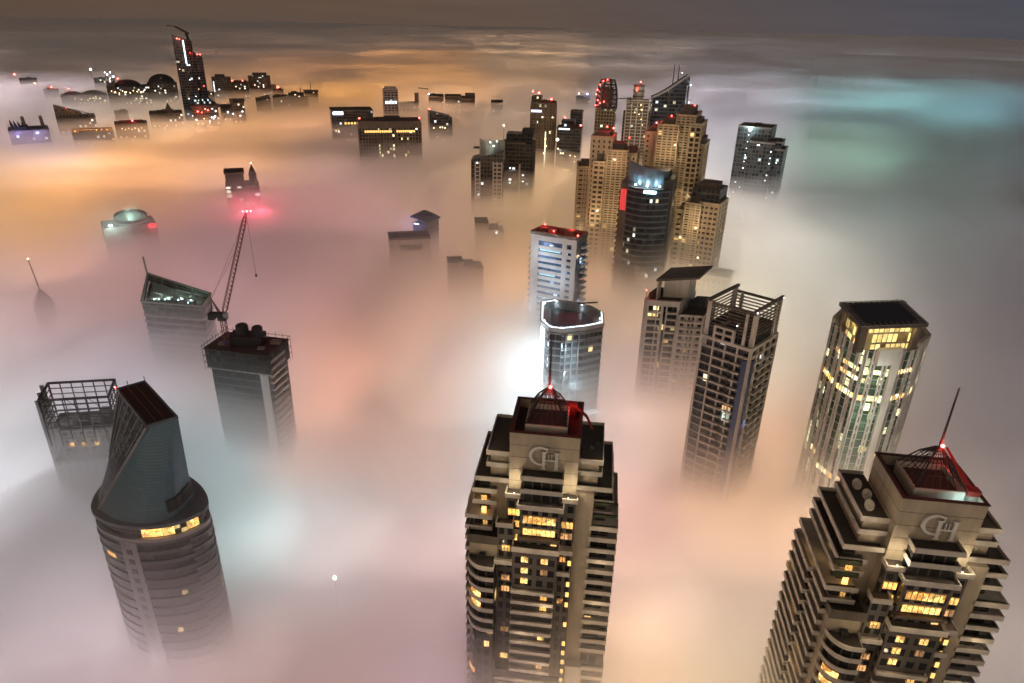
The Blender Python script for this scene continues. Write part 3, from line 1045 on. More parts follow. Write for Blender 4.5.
# ---- white and blue tower with red-lit roof
x_, y_, z, k_ = spot(560, 238, 322)
c, P = plan(((530.5, 233.0), (577.5, 240.5), (588.5, 234.5)), z)
t = new_tower('office_tower', 'white tower with strip windows, blue glass corner and red-lit roof', 'tower', c)
gl = window_wall('blue_corner_glazing', (0.10, 0.13, 0.18), glass=(0.03, 0.055, 0.11), lit=0.05, warm=(0.55, 0.75, 1.0), cool=(0.4, 0.6, 1.0), mu=0.05, mv=0.12, seed=5.5, strength=2)
part('window_wall', MB().prism(inset(P, 0.6), 0, z, 2.6, 3.7), gl, t)
fw = MB()
I = inset(P, 0.55)
a_, b_ = Vector(I[0]), Vector(I[1])
d_ = b_ - a_
nf = int((z - 90) / 3.7)
for (u, v) in ((0.0, 0.17), (0.70, 0.80), (0.90, 1.0)):
    fw.along(a_ + d_ * u, a_ + d_ * v, 88, z - 0.2, 0.1, 0.7)
for k in range(nf):
    zz = z - 6.2 - k * 3.7
    fw.along(a_ + d_ * 0.17, a_ + d_ * 0.70, zz - 2.0, zz, 0.1, 0.62)
    fw.along(a_ + d_ * 0.80, a_ + d_ * 0.90, zz - 2.0, zz, 0.1, 0.62)
fw.along(a_ + d_ * 0.17, a_ + d_ * 0.70, z - 3.4, z - 0.25, 0.1, 0.63)
fw.along(a_ + d_ * 0.80, a_ + d_ * 0.90, z - 3.4, z - 0.25, 0.1, 0.63)
part('facade_frame', fw, M['white'], t)
for (i, u, v) in ((3, 0.05, 0.95), (1, 0.45, 0.98), (2, 0.05, 0.95)):
    p_, q_ = Vector(I[i]), Vector(I[(i + 1) % 4])
    me = MB().along(p_.lerp(q_, u), p_.lerp(q_, v), -0.2, 0.95, 0.0, 2.0).mesh('balcony', M['white'])
    for k in range(nf):
        link('balcony', me, t, (0, 0, z - 6.4 - k * 3.7))
part('parapet', parapet(inset(P, 0.4), z, 1.6, 0.6, 0.5), M['brown'], t)
part('roof', MB().prism(inset(P, 0.9), z, z + 0.3), M['maroon'], t)
for k, (u, v, hh) in enumerate(((0.35, 0.5, 2.2), (0.72, 0.45, 3.2), (0.12, 0.6, 1.5), (0.55, 0.75, 1.4))):
    q_ = Vector(P[0]) + (Vector(P[1]) - Vector(P[0])) * u + (Vector(P[3]) - Vector(P[0])) * v
    part('plant_room', MB().box(q_.x - 2.4, q_.x + 2.4, q_.y - 1.5, q_.y + 1.5, z + 0.28, z + 0.3 + hh), M['brown'], t)
for (u, v) in ((0.08, 0.9), (0.98, 0.1), (0.75, 0.55), (0.45, 0.2)):
    q_ = Vector(P[0]) + (Vector(P[1]) - Vector(P[0])) * u + (Vector(P[3]) - Vector(P[0])) * v
    lamp_part('beacon', 'red', t, (q_.x, q_.y, z + 2.4), 0.42)
    red_glow((c.x + q_.x, c.y + q_.y - 0.6, z + 4.4), 1500)
for k in range(3):
    p_, q_ = Vector(I[0]), Vector(I[1])
    part('lit_strip', MB().along(p_.lerp(q_, 0.2), p_.lerp(q_, 0.66 - 0.1 * k), z - 9.3 - (0, 14.8, 29)[k], z - 8.5 - (0, 14.8, 29)[k], 0.02, 0.35),
         glow_mat('pale_blue_room', (0.45, 0.75, 1.0), 0.5), t)

for (u, v, zz, e) in ((0.3, -9, z - 10, 9000), (0.6, -10, z - 26, 16000), (0.2, -9, z - 42, 18000)):
    w = Vector(P[0]).lerp(Vector(P[1]), u)
    n_ = Vector(((Vector(P[1]) - Vector(P[0])).y, -(Vector(P[1]) - Vector(P[0])).x)).normalized() * -v
    point('facade_fill', (c.x + w.x + n_.x, c.y + w.y + n_.y, zz), (0.72, 0.86, 1.0), e, 1.0)  # added cool lamps off the wall to brighten the white front

# ---- tower with the round lit roof
x_, y_, z, k_ = spot(575, 326, 392)
pts = [(540.5, 321), (541, 303), (556, 300.5), (578, 303), (592, 307), (603, 313), (604, 324), (586, 327.5), (562, 330), (549, 328.5)]
c, P = plan(pts, z)
t = new_tower('office_tower', 'grey glass tower whose rounded hollow roof is ringed with white light', 'tower', c)
gl = window_wall('banded_glazing', (0.26, 0.27, 0.28), glass=(0.03, 0.034, 0.04), lit=0.04, warm=(1, 0.8, 0.35), mu=0.03, mv=0.16, seed=8.1, strength=2.0)
part('window_wall', MB().prism(inset(P, 0.4), 0, z - 1.0, 2.6, 3.7, cap=False), gl, t)
part('facade_frame', grid_facade(MB(), inset(P, 0.4), 90, z - 3, 3.7, 9, 0.4, 0, 0.35), M['lsteel'], t)
part('rim', parapet(inset(P, 0.2), z - 1, 1.5, 0.8, 0.4), M['lsteel'], t)
part('roof', MB().prism(inset(P, 1.0), z - 2.6, z - 2.3), M['bluegrey'], t)
hp = MB()
inn = inset(P, 5.0)
for i in range(len(P)):
    j = (i + 1) % len(P)
    b0 = len(hp.v)
    aa, bb = inset(P, 1.2)[i], inset(P, 1.2)[j]
    hp.v += [(aa[0], aa[1], z - 0.5), (bb[0], bb[1], z - 0.5), (inn[j][0], inn[j][1], z - 2.2), (inn[i][0], inn[i][1], z - 2.2)]
    hp.face((b0, b0 + 1, b0 + 2, b0 + 3))
hs = part('sloping_roof', hp, M['lsteel'], t)
so = hs.modifiers.new('thickness', 'SOLIDIFY')
so.thickness = 0.15
rim_in = inset(P, 0.75)
ns = len(P)
for i in range(ns):
    a_, b_ = Vector(rim_in[i]), Vector(rim_in[(i + 1) % ns])
    w0 = proj((c.x + a_.x, c.y + a_.y, z))
    if (a_ + b_).y < 0 or (a_ + b_).x < -10:
        nsg = max(2, int((b_ - a_).length / 1.6))
        for q in range(nsg):       # separate fittings
            part('light_strip', MB().along(a_.lerp(b_, (q + 0.12) / nsg), a_.lerp(b_, (q + 0.88) / nsg), z + 0.52, z + 0.8, 0.35, 0.2), M['strip'], t)
for k, i in enumerate((1, 3, 3.4, 5.6, 7, 8, 9, 0)):
    j = int(i)
    w = Vector(inset(P, 1.8)[j]).lerp(Vector(inset(P, 1.8)[(j + 1) % ns]), i - j)
    lamp_part('roof_lamp', 'whitelamp', t, (w.x, w.y, z + 0.3), 0.3)
    point('roof_light', (c.x + w.x * 0.93, c.y + w.y * 0.93, z + 0.6), (0.7, 0.93, 1.0), 70, 0.4)
w0 = Vector(P[8]).lerp(Vector(P[7]), 0.35)
fr2 = MB()
for f in (0.0, 0.5, 1.0):
    a_ = Vector(P[1]).lerp(Vector(P[2]), 0.15 + 0.55 * f)
    fr2.along(a_, a_ + (Vector(P[2]) - Vector(P[1])).normalized() * 0.5, 100, z - 3, 0.1, 0.6)
part('lift_frame', fr2, M['lsteel'], t)
for (u, zz, e) in ((0.4, z - 12, 3000), (0.6, z - 26, 7000)):
    w = Vector(P[1]).lerp(Vector(P[2]), u)
    point('facade_fill', (c.x + w.x, c.y + w.y - 7, zz), (0.62, 0.9, 1.0), e, 1.0)  # added lamps ahead of the glass lift the front
# mast arm behind the rim and the tall lit glass edge
part('roof_arm', MB().bar((4, 12, z + 1.5), (14, 13, z + 1.9), 0.3), M['steel'], t)
edge = MB()
for i in (9,):
    a_, b_ = Vector(inset(P, -0.5)[i]), Vector(inset(P, -0.5)[(i + 1) % ns])
    edge.along(a_.lerp(b_, 0.2), a_.lerp(b_, 0.6), 112, z - 1.6, 0.2, 0.25)
part('lit_edge', edge, glow_mat('white_edge_light', (0.80, 0.93, 1.0), 2.0), t)
EDGE = (c.x + P[9][0], c.y + P[9][1])
part('lit_ledge', MB().along(Vector(P[2]), Vector(P[3]), 126, 127.2, 0.2, 1.6), M['strip'], t)

# ---- dark wedge-topped tower (near, cut glass top)
zr, zb = 197.0, 168.5
A, D, C_, B_ = [at(a, b, zr) for a, b in ((117, 390), (146.5, 427), (178, 418), (145, 382))]
c0 = at(150, 496, zb)
t = new_tower('glass_tower', 'dark blue tower with a wedge-cut glass top and flat maroon roof', 'tower', c0)
FOOT.append((c0.x, c0.y, 20))
A, D, C_, B_ = [Vector((p.x - c0.x, p.y - c0.y)) for p in (A, D, C_, B_)]


def smooth_loop(pix, z, n, closed=True):
    """a smooth line through places of the photograph at height z, cut into n equal steps"""
    pt = [at(a, b, z) for a, b in pix]
    pt = [Vector((q.x - c0.x, q.y - c0.y)) for q in pt]
    m = len(pt)
    fine = []
    for i in range(m if closed else m - 1):
        if closed:
            p0, p1, p2, p3 = pt[i - 1], pt[i], pt[(i + 1) % m], pt[(i + 2) % m]
        else:
            p0, p1, p2, p3 = pt[max(0, i - 1)], pt[i], pt[i + 1], pt[min(m - 1, i + 2)]
        for k in range(12):
            f = k / 12
            fine.append(0.5 * ((2 * p1) + (p2 - p0) * f + (2 * p0 - 5 * p1 + 4 * p2 - p3) * f * f + (3 * p1 - p0 - 3 * p2 + p3) * f ** 3))
    fine.append(fine[0] if closed else pt[-1])
    acc = [0]
    for i in range(1, len(fine)):
        acc.append(acc[-1] + (fine[i] - fine[i - 1]).length)
    out = []
    for k in range(n if closed else n + 1):
        d = acc[-1] * k / n
        i = max(j for j in range(len(acc)) if acc[j] <= d + 1e-9)
        i = min(i, len(fine) - 2)
        f = (d - acc[i]) / max(1e-9, acc[i + 1] - acc[i])
        out.append(fine[i].lerp(fine[i + 1], f))
    return out


NO = 56
oval = [tuple(q) for q in smooth_loop([(93, 508), (106, 521), (135, 527), (170, 524), (197, 514), (207, 503), (196, 484), (165, 468), (130, 468), (104, 486)], zb, NO)]


def column_of(q):
    return proj((q[0] + c0.x, q[1] + c0.y, zb))


def front_run(x0, x1):
    """the steps of the outline on the near side between two columns of the photograph"""
    out = []
    for i in range(NO):
        u, v = column_of(oval[i]), column_of(oval[(i + 1) % NO])
        if v[0] > u[0] and x0 <= (u[0] + v[0]) / 2 <= x1:
            out.append(i)
    return out


def strip(poly, run, z0, z1, inn, out):
    q = MB()
    for i in run:
        q.along(poly[i % NO], poly[(i + 1) % NO], z0, z1, inn, out)
    return q


lou = window_wall('louvred_glass', (0.13, 0.215, 0.27), glass=(0.12, 0.22, 0.29), lit=0.0, mu=0.015, mv=0.34, seed=2.0, g_rough=0.3, vary=0.12)
cutf = window_wall('cut_face_glass', (0.06, 0.075, 0.09), glass=(0.03, 0.04, 0.05), lit=0.0, mu=0.05, mv=0.1, seed=2.5, g_rough=0.25)
body = window_wall('office_glass', (0.13, 0.145, 0.16), glass=(0.04, 0.05, 0.06), lit=0.015, mu=0.04, mv=0.15, seed=7.0, g_rough=0.15)
part('lower_wall', MB().prism(oval, 0, zb - 4.6, 1.6, 3.6), body, t)
part('top_storey', MB().prism(inset(oval, 0.7), zb - 4.6, zb - 0.6, 1.6, 3.6),
     window_wall('lit_top_storey', (0.1, 0.1, 0.1), glass=(0.03, 0.03, 0.03), lit=0.05, warm=(1, 0.8, 0.3), mu=0.04, mv=0.08, seed=4.1, strength=1.0), t)
io = inset(oval, 0.65)
for (x0, x1) in ((141, 150), (151, 164), (166, 172), (187, 200)):
    q = strip(io, front_run(x0, x1), zb - 4.1, zb - 1.5, 0.05, 0.12)
    if q.v:
        part('window', q, M['room'], t)
q = strip(oval, front_run(98, 108), zb - 13.5, zb - 11.5, 0.05, 0.12)
if q.v:
    part('window', q, M['room'], t)
part('rim_ledge', MB().prism(inset(oval, -0.5), zb - 0.6, zb + 0.5), M['bluegrey'], t)
part('rim_ledge', MB().prism(inset(oval, -0.25), zb - 5.6, zb - 4.4), M['lsteel'], t)
# glass body above the rim: four faces that grow out of the round plan up to the straight roof edges
NS = 12
base_edges = [smooth_loop(px_, zb, NS, False) for px_ in (
    [(106, 486), (98, 498), (99, 510)],                                   # under the cut face
    [(99, 510), (117, 521), (146, 525), (174, 518), (193, 498)],          # under the louvred front
    [(193, 498), (192, 488), (182, 478)],
    [(182, 478), (150, 470), (120, 474), (106, 486)])]
top_edges = [[a.lerp(b, k / NS) for k in range(NS + 1)] for a, b in ((A, D), (D, C_), (C_, B_), (B_, A))]
LV = 8


def face_pt(e, k, l, push=0.0):
    f = l / LV
    q = base_edges[e][k].lerp(top_edges[e][k], f)
    if e == 1:      # the louvred front swells a little
        n = (C_ - D).normalized()
        q = q + Vector((n.y, -n.x)) * (1.2 * math.sin(math.pi * f) * math.sin(math.pi * k / NS))
    if push:
        n = (top_edges[e][-1] - top_edges[e][0]).normalized()
        q = q + Vector((n.y, -n.x)) * push
    return Vector((q.x, q.y, zb + 0.5 + (zr - zb - 0.5) * f))


for e in range(4):
    mb = MB()
    for l in range(LV + 1):
        for k in range(NS + 1):
            mb.v.append(tuple(face_pt(e, k, l)))
    W_ = NS + 1
    for l in range(LV):
        for k in range(NS):
            mb.face((l * W_ + k, l * W_ + k + 1, (l + 1) * W_ + k + 1, (l + 1) * W_ + k),
                    [(k, l * 4.0), (k + 1, l * 4.0), (k + 1, l * 4.0 + 4.0), (k, l * 4.0 + 4.0)])
    part('cut_face' if e == 0 else 'wedge_glazing', mb, cutf if e == 0 else lou, t)
roofp = [tuple(q) for q in (A, D, C_, B_)]
part('roof', MB().prism(roofp, zr - 0.3, zr + 0.05), M['maroon'], t)
part('roof_edge', parapet(roofp, zr + 0.2, 0.4, 0.4, 0.12), M['bluegrey'], t)
for f in (0.35, 0.62):
    a_, b_ = A.lerp(B_, f), D.lerp(C_, f)
    part('roof_rail', MB().bar((a_.x, a_.y, zr + 0.4), (b_.x, b_.y, zr + 0.4), 0.12), M['brown'], t)
for w in (A, B_, B_.lerp(A, 0.6)):
    part('roof_spike', MB().bar((w.x, w.y, zr), (w.x, w.y, zr + 2.0), 0.1), M['steel'], t)
for k in range(1, NS, 2):
    fin = MB()
    for l in range(3 + k // 5, LV):
        fin.bar(face_pt(0, k, l, 0.12), face_pt(0, k, l + 1, 0.12), 0.16)
    part('fin', fin, M['lsteel'], t)
cr_ = MB()
for l in range(3, LV):
    for k in range(NS):
        cr_.bar(face_pt(0, k, l, 0.08), face_pt(0, k + 1, l, 0.08), 0.05)
part('cross_rail', cr_, M['bluegrey'], t)
eg = MB()
for l in range(LV):
    eg.bar(face_pt(1, 0, l, 0.05), face_pt(1, 0, l + 1, 0.05), 0.42)
part('edge_rib', eg, M['lsteel'], t)
# plant opening at the right-hand foot of the louvres
vo = MB()
for k in (8, 9, 10, 11):
    a_, b_ = face_pt(1, k, 1.3, 0.15), face_pt(1, k + 1, 1.3, 0.15)
    g_ = 0.12 if k in (9,) else 0.0
    vo.along((a_.x, a_.y), tuple(Vector((a_.x, a_.y)).lerp(Vector((b_.x, b_.y)), 1 - g_)), zb + 2.6, zb + 6.4, 0.8, 0.45)
part('plant_opening', vo, M['darker'], t)
# pale stair core and balconies on the lower wall
run = front_run(118, 131)
part('stair_core', strip(oval, run, 90, zb - 5.6, 0.1, 0.4), M['lsteel'], t)
hole = strip(oval, run[1:2] or run, -0.9, 0.9, 0.0, 0.46).mesh('stair_window', M['darker'])
for k in range(10):
    link('stair_window', hole, t, (0, 0, zb - 9.3 - k * 3.6))
run = front_run(132, 188)
me = strip(oval, run, -0.45, 0.6, 0.0, 0.8).mesh('balcony', M['bluegrey'])
for k in range(16):
    link('balcony', me, t, (0, 0, zb - 9.0 - k * 3.6))
me = strip(oval, [i for i in range(NO) if i not in run and i not in front_run(118, 131)], -0.35, 0.35, 0.0, 0.5).mesh('floor_band', M['bluegrey'])
for k in range(17):
    link('floor_band', me, t, (0, 0, zb - 7.4 - k * 3.6))
lamp_part('beacon', 'red', t, (A.x - 0.4, A.y, zr + 0.9), 0.25)
red_glow((c0.x + A.x - 0.8, c0.y + A.y - 0.8, zr + 1.2), 120)

# ---- tower with the open lattice top
x_, y_, z, k_ = spot(75, 399, 462, 142)
c, P = plan(((38, 400), (108, 396), (114.5, 379)), z)
t = new_tower('tower_block', 'grey tower with an open steel lattice crown, half sunk in fog', 'tower', c)
part('wall', MB().prism(inset(P, 3.0), 0, z - 15, 3, 3.6), window_wall('lattice_tower_wall', (0.36, 0.36, 0.37), glass=(0.04, 0.045, 0.05), lit=0.04, mu=0.25, mv=0.3, seed=1.9), t)
part('lower_wall', MB().prism(inset(P, -0.6), 0, z - 27, 3, 3.6), window_wall('lattice_tower_base', (0.36, 0.36, 0.37), glass=(0.05, 0.05, 0.055), lit=0.05, mu=0.25, mv=0.3, seed=2.9), t)
part('facade_frame', grid_facade(MB(), inset(P, 3.0), z - 27, z - 15.5, 3.6, 5, 0.5, 0.9, 0.5), M['pale'], t)
lt = MB()
for r_ in range(6):
    zz = z - 0.3 - r_ * 2.4
    for i in range(4):
        p_, q_ = P[i], P[(i + 1) % 4]
        lt.bar((p_[0], p_[1], zz), (q_[0], q_[1], zz), 0.42 if r_ == 0 else 0.17)
for i in range(4):
    nb = max(3, round(math.dist(P[i], P[(i + 1) % 4]) / 4.2))
    for b in range(nb + 1):
        m_ = Vector(P[i]).lerp(Vector(P[(i + 1) % 4]), b / nb)
        lt.bar((m_.x, m_.y, z - 20), (m_.x, m_.y, z), 0.22 if b % nb else 0.35)
        if b < nb:
            m2 = Vector(P[i]).lerp(Vector(P[(i + 1) % 4]), (b + 1) / nb)
            if b % 2 == i % 2:
                lt.bar((m_.x, m_.y, z - 12), (m2.x, m2.y, z - 7), 0.08)
part('lattice', lt, M['steel'], t)
deck = inset(P, 1.4)
part('deck', MB().prism(deck, z - 13.2, z - 12.9), M['darker'], t)
rr_ = random.Random(4)
for k in range(7):
    u, v = rr_.uniform(-0.35, 0.35), rr_.uniform(-0.3, 0.3)
    q_ = (Vector(P[1]) - Vector(P[0])) * u + (Vector(P[3]) - Vector(P[0])) * v
    part('chiller', MB().box(q_.x - 1.6, q_.x + 1.6, q_.y - 1.2, q_.y + 1.2, z - 12.9, z - 11 + rr_.random()), M['grey'], t)
for k in range(3):
    a_ = Vector(P[0]).lerp(Vector(P[3]), 0.15 + 0.3 * k)
    o_ = (Vector(P[0]) - Vector(P[1])).normalized() * 1.3
    part('side_pipe', MB().bar((a_.x + o_.x, a_.y + o_.y, 90), (a_.x + o_.x, a_.y + o_.y, z - 1.5 + k), 0.8), M['lsteel'], t)
p_, q_ = Vector(inset(P, 3.0)[0]), Vector(inset(P, 3.0)[1])
for u in (0.13, 0.37, 0.63):
    part('window', MB().along(p_.lerp(q_, u), p_.lerp(q_, u + 0.13), z - 22.4, z - 21.2, 0.1, 0.45), M['room'], t)

# ---- glass tent roof on a grey tower
x_, y_, z, k_ = spot(172, 303, 350, 140)
c, P = plan(((140.5, 301), (202, 306), (211.5, 293), (147, 272.5)), z)
t = new_tower('office_tower', 'grey tower topped by a lit four-sided glass tent roof', 'tower', c)
gl = window_wall('tent_tower_glazing', (0.33, 0.34, 0.34), glass=(0.07, 0.08, 0.085), lit=0.0, warm=(0.8, 1, 0.9), mu=0.02, mv=0.3, seed=5.9)
part('wall', MB().prism(inset(P, 0.6), 0, z - 5, 3, 3.6), gl, t)
part('floor_bands', grid_facade(MB(), inset(P, 0.6), 90, z - 7.5, 3.6, 8, 1.0, 0, 0.5), M['lsteel'], t)
part('glass_side', MB().prism(inset(P, 0.3), z - 5, z - 0.3, 4, 4, cap=False), window_wall('tent_side', (0.2, 0.21, 0.2), glass=(0.06, 0.075, 0.07), lit=0.0, mu=0.04, mv=0.1, seed=6.1), t)
part('rim', parapet(inset(P, 0.2), z - 0.4, 0.5, 0.6, 0.3), M['greenm'], t)
part('inner_deck', MB().prism(inset(P, 0.8), z - 4.9, z - 4.6), M['dark'], t)
tf = MB()
cen = Vector((0, 0))
I = inset(P, 0.6)
for f in (0.25, 0.5, 0.75):
    a_, b_ = Vector(I[0]).lerp(Vector(I[1]), f), Vector(I[3]).lerp(Vector(I[2]), f)
    tf.bar((a_.x, a_.y, z - 0.2), (b_.x, b_.y, z - 0.2), 0.2)
for f in (0.35, 0.68):
    a_, b_ = Vector(I[0]).lerp(Vector(I[3]), f), Vector(I[1]).lerp(Vector(I[2]), f)
    tf.bar((a_.x, a_.y, z - 0.2), (b_.x, b_.y, z - 0.2), 0.2)
part('roof_glazing_bars', tf, M['greenm'], t)
cw = MB()
cw.prism([(a * 0.86, b * 0.86) for a, b in P], z - 4.6, z - 3.4, top=[(a * 0.8, b * 0.8) for a, b in P])
part('inner_roof', cw, M['greenm'], t)
bx = MB()
for k, (u, v) in enumerate(((0.22, 0.25), (0.4, 0.3), (0.62, 0.35), (0.78, 0.3))):
    q_ = Vector(P[0]) + (Vector(P[1]) - Vector(P[0])) * u + (Vector(P[3]) - Vector(P[0])) * v * (1 - u * 0.4)
    bx.box(q_.x - 3.0, q_.x + 3.0, q_.y - 1.6, q_.y + 1.6, z - 3.4, z - 2.2 + 0.3 * k)
    lamp_part('roof_lamp', 'teal', t, (q_.x, q_.y - 1.8, z - 1.6), 0.4)
    point('tent_light', (c.x + q_.x, c.y + q_.y + 2, z - 1.2), (0.72, 1.0, 0.85), 420, 0.6)
part('plant_room', bx, M['lsteel'], t)
q_ = Vector(P[3])
part('mast', MB().bar((q_.x, q_.y, z - 5), (q_.x - 1.0, q_.y + 1, z + 9), 0.45), M['greenm'], t)

# ---- tower under construction, with its tanks and its crane
x_, y_, z, k_ = spot(240, 352, 420, 138)
c, P = plan(((203.5, 348), (268, 356), (288.5, 339)), z)
ct = new_tower('unfinished_tower', 'dark unfinished tower with scaffolded top storeys, rising out of pale fog', 'tower', c)
t = ct
gl = window_wall('unfinished_wall', (0.035, 0.042, 0.046), glass=(0.025, 0.03, 0.032), lit=0.0, mu=0.1, mv=0.3, seed=3.3)
I = inset(P, 1.2)
part('wall', MB().prism(I, 0, z - 9, 2.4, 3.5), gl, t)
part('top_storey', MB().prism(inset(P, 0.2), z - 9, z - 0.5, 2.4, 3.0), window_wall('scaffold_net', (0.075, 0.07, 0.065), glass=(0.03, 0.03, 0.03), lit=0.0, mu=0.06, mv=0.15, seed=2.7, g_rough=0.7), t)
part('roof', MB().prism(inset(P, -0.2), z - 0.5, z), M['dark'], t)
p_, q_ = Vector(I[0]), Vector(I[1])
part('corner_wall', MB().along(p_.lerp(q_, 0.84), p_.lerp(q_, 0.97), 88, z - 9.2, 0.1, 0.5), M['white'], t)
part('slab_edge', MB().along(Vector(P[0]), Vector(P[1]), z - 9.5, z - 9.0, 0.3, 0.15), M['pale'], t)
rg = MB()
for k in range(9):
    rg.along(p_, q_, z - 14 - k * 3.5, z - 13.4 - k * 3.5, 0.1, 0.12)
part('slab_edge', rg, M['bluegrey'], t)
for i in (1, 2, 3):
    p_, q_ = Vector(I[i]), Vector(I[(i + 1) % 4])
    me = MB().along(p_.lerp(q_, 0.03), p_.lerp(q_, 0.8), -0.3, 0.8, 0.0, 1.2).mesh('balcony', M['pale'])
    for k in range(20):
        if i == 1 or k % 2 == 0:
            link('balcony', me, t, (0, 0, z - 4.2 - k * 3.3))
sf = MB()
for i in range(4):
    nb = 9
    for b in range(nb + 1):
        m_ = Vector(inset(P, -0.5)[i]).lerp(Vector(inset(P, -0.5)[(i + 1) % 4]), b / nb)
        sf.bar((m_.x, m_.y, z - 10), (m_.x, m_.y, z + 1.6 + (b % 3) * 0.4), 0.07)
    for zz in (z - 6.5, z - 3.5, z + 1.2):
        a_, b_ = inset(P, -0.5)[i], inset(P, -0.5)[(i + 1) % 4]
        sf.bar((a_[0], a_[1], zz), (b_[0], b_[1], zz), 0.07)
part('scaffold', sf, M['steel'], t)


def roofpt(u, v):
    q = Vector(P[0]) + (Vector(P[1]) - Vector(P[0])) * u + (Vector(P[3]) - Vector(P[0])) * v
    return q


rb_ = MB()
q_ = roofpt(0.52, 0.5)
rb_.box(q_.x - 7, q_.x + 7, q_.y - 3.5, q_.y + 4, z, z + 4.5)
part('lift_core', rb_, M['darker'], t)
for (u, v, r_) in ((0.2, 0.3, 1.2), (0.8, 0.3, 1.0), (0.9, 0.7, 1.4), (0.3, 0.8, 1.1)):
    q_ = roofpt(u, v)
    part('material_stack', MB().box(q_.x - 1.5 * r_, q_.x + 1.5 * r_, q_.y - r_, q_.y + r_, z, z + 0.9 * r_), M['grey'], t)
for k, (u, v, lab) in enumerate(((0.46, 0.5, 'dark round-topped water tank beside the crane mast'), (0.70, 0.5, 'smaller dark round-topped water tank'))):
    q_ = roofpt(u, v)
    d = thing('water_tank', lab + ' on the unfinished roof', 'water tank', (c.x + q_.x, c.y + q_.y, z + 4.5), 0, 'water tanks on the unfinished tower')
    r_ = 2.6 - 0.4 * k
    pb = [(r_ * math.cos(a * math.pi / 8), r_ * math.sin(a * math.pi / 8)) for a in range(16)]
    part('tank_body', MB().prism(pb, 0, 3.6), M['darker'], d)
    part('lid', MB().ball((0, 0, 3.6), r_, 16, 4, 0.5, True), M['darker'], d)
for k, (u, v, lab) in enumerate(((0.27, 0.45, 'upper'), (0.28, 0.25, 'lower'))):
    q_ = roofpt(u, v)
    d = thing('plastic_barrel', 'blue plastic barrel, the %s of two left of the dark tanks' % ('rear' if k == 0 else 'front'), 'barrel', (c.x + q_.x, c.y + q_.y, z), 0, 'blue barrels on the unfinished tower')
    pb = [(1.3 * math.cos(a * math.pi / 6), 1.3 * math.sin(a * math.pi / 6)) for a in range(12)]
    part('drum', MB().prism(pb, 0, 3.6 - k), M['blue'], d)
    part('lid', MB().ball((0, 0, 3.6 - k), 1.25, 12, 3, 0.4, True), M['blue'], d)

# luffing crane at the left of that roof: the pivot and the tip of the jib as in the photograph
q_ = roofpt(0.34, 0.12)
base_w = Vector((c.x + q_.x, c.y + q_.y, z))
zp = z + 4
for _ in range(60):
    if proj((base_w.x, base_w.y, zp))[1] > 318:
        zp += 0.4
crane = thing('luffing_crane', 'red and white lattice luffing crane with raised jib and red tip lights', 'crane', base_w)
mst = MB()


def lattice(mb, a, b, w0, w1, n, r=0.12):
    a, b = Vector(a), Vector(b)
    d = (b - a).normalized()
    s1 = d.cross(Vector((0, 1, 0.13))).normalized()
    s2 = d.cross(s1)
    pr = None
    for k in range(n + 1):
        m = a.lerp(b, k / n)
        w = w0 + (w1 - w0) * k / n
        cs = [m + s1 * w * i + s2 * w * j for i, j in ((-1, -1), (1, -1), (1, 1), (-1, 1))]
        if pr:
            for i in range(4):
                mb.bar(pr[i], cs[i], r)
                mb.bar(pr[i], cs[(i + 1) % 4], r * 0.6)
        pr = cs


hz = zp - z
lattice(mst, (0, 0, -14), (0, 0, hz - 1), 0.9, 0.9, 12, 0.14)
part('mast', mst, M['cranepaint'], crane)
part('turntable', MB().box(-1.6, 1.6, -1.6, 1.6, hz - 1, hz + 0.6), M['steel'], crane)
cab = MB()
cab.box(-5.2, 0.8, -1.2, 1.4, hz + 0.6, hz + 2.0)
cab.box(-5.6, -3.2, -1.4, 1.6, hz - 0.8, hz + 1.9)
part('counterweight', cab, M['darker'], crane)
part('cab', MB().box(0.9, 2.4, -1.5, 0.2, hz + 0.2, hz + 2.3), M['lsteel'], crane)
best, tip = None, None
for i in range(240):
    L_ = 30 + i * 0.1
    # the jib swings towards the back: find a reach at which its tip shows where the photograph has it
    for dy in (2.0, 6.0, 10.0):
        dx = 0.0
        for zt in (0.75, 0.85, 0.95):
            for dxf in (0.0, 0.1, 0.2, 0.3):
                v = Vector((L_ * dxf, dy, L_ * zt))
                w = proj(base_w + Vector((0, 0, hz)) + v)
                e = abs(w[0] - 244.5) + abs(w[1] - 213)
                if best is None or e < best:
                    best, tip = e, v
tip = Vector((0, 0, hz)) + tip
root = Vector((0.6, 0, hz + 1.2))
jb = MB()
lattice(jb, root, root.lerp(tip, 0.06), 0.15, 0.85, 1, 0.14)
lattice(jb, root.lerp(tip, 0.06), root.lerp(tip, 0.9), 0.85, 0.75, 20, 0.13)
lattice(jb, root.lerp(tip, 0.9), tip, 0.75, 0.2, 3, 0.13)
part('jib', jb, M['cranepaint'], crane)
af = Vector((-3.6, 0.2, hz + 8.0))
fr = MB()
fr.bar(Vector((-0.4, 0.8, hz + 0.6)), af, 0.22)
fr.bar(Vector((-4.8, 0.8, hz + 1.6)), af, 0.18)
fr.bar(Vector((-0.4, -0.8, hz + 0.6)), af, 0.22)
part('a_frame', fr, M['cranepaint'], crane)
cb = MB()
cb.bar(af, root.lerp(tip, 0.93), 0.05)
cb.bar(af, root.lerp(tip, 0.72), 0.05)
part('stay_cable', cb, M['steel'], crane)
hk = tip + Vector((4.5, 0, -1.0))
cb = MB()
cb.bar(tip, tip + Vector((0.8, -0.6, -26)), 0.045)
part('hoist_cable', cb, M['steel'], crane)
part('hook_block', MB().ball(tip + Vector((0.8, -0.6, -26)), 0.45, 8, 5, 1.6), M['steel'], crane)
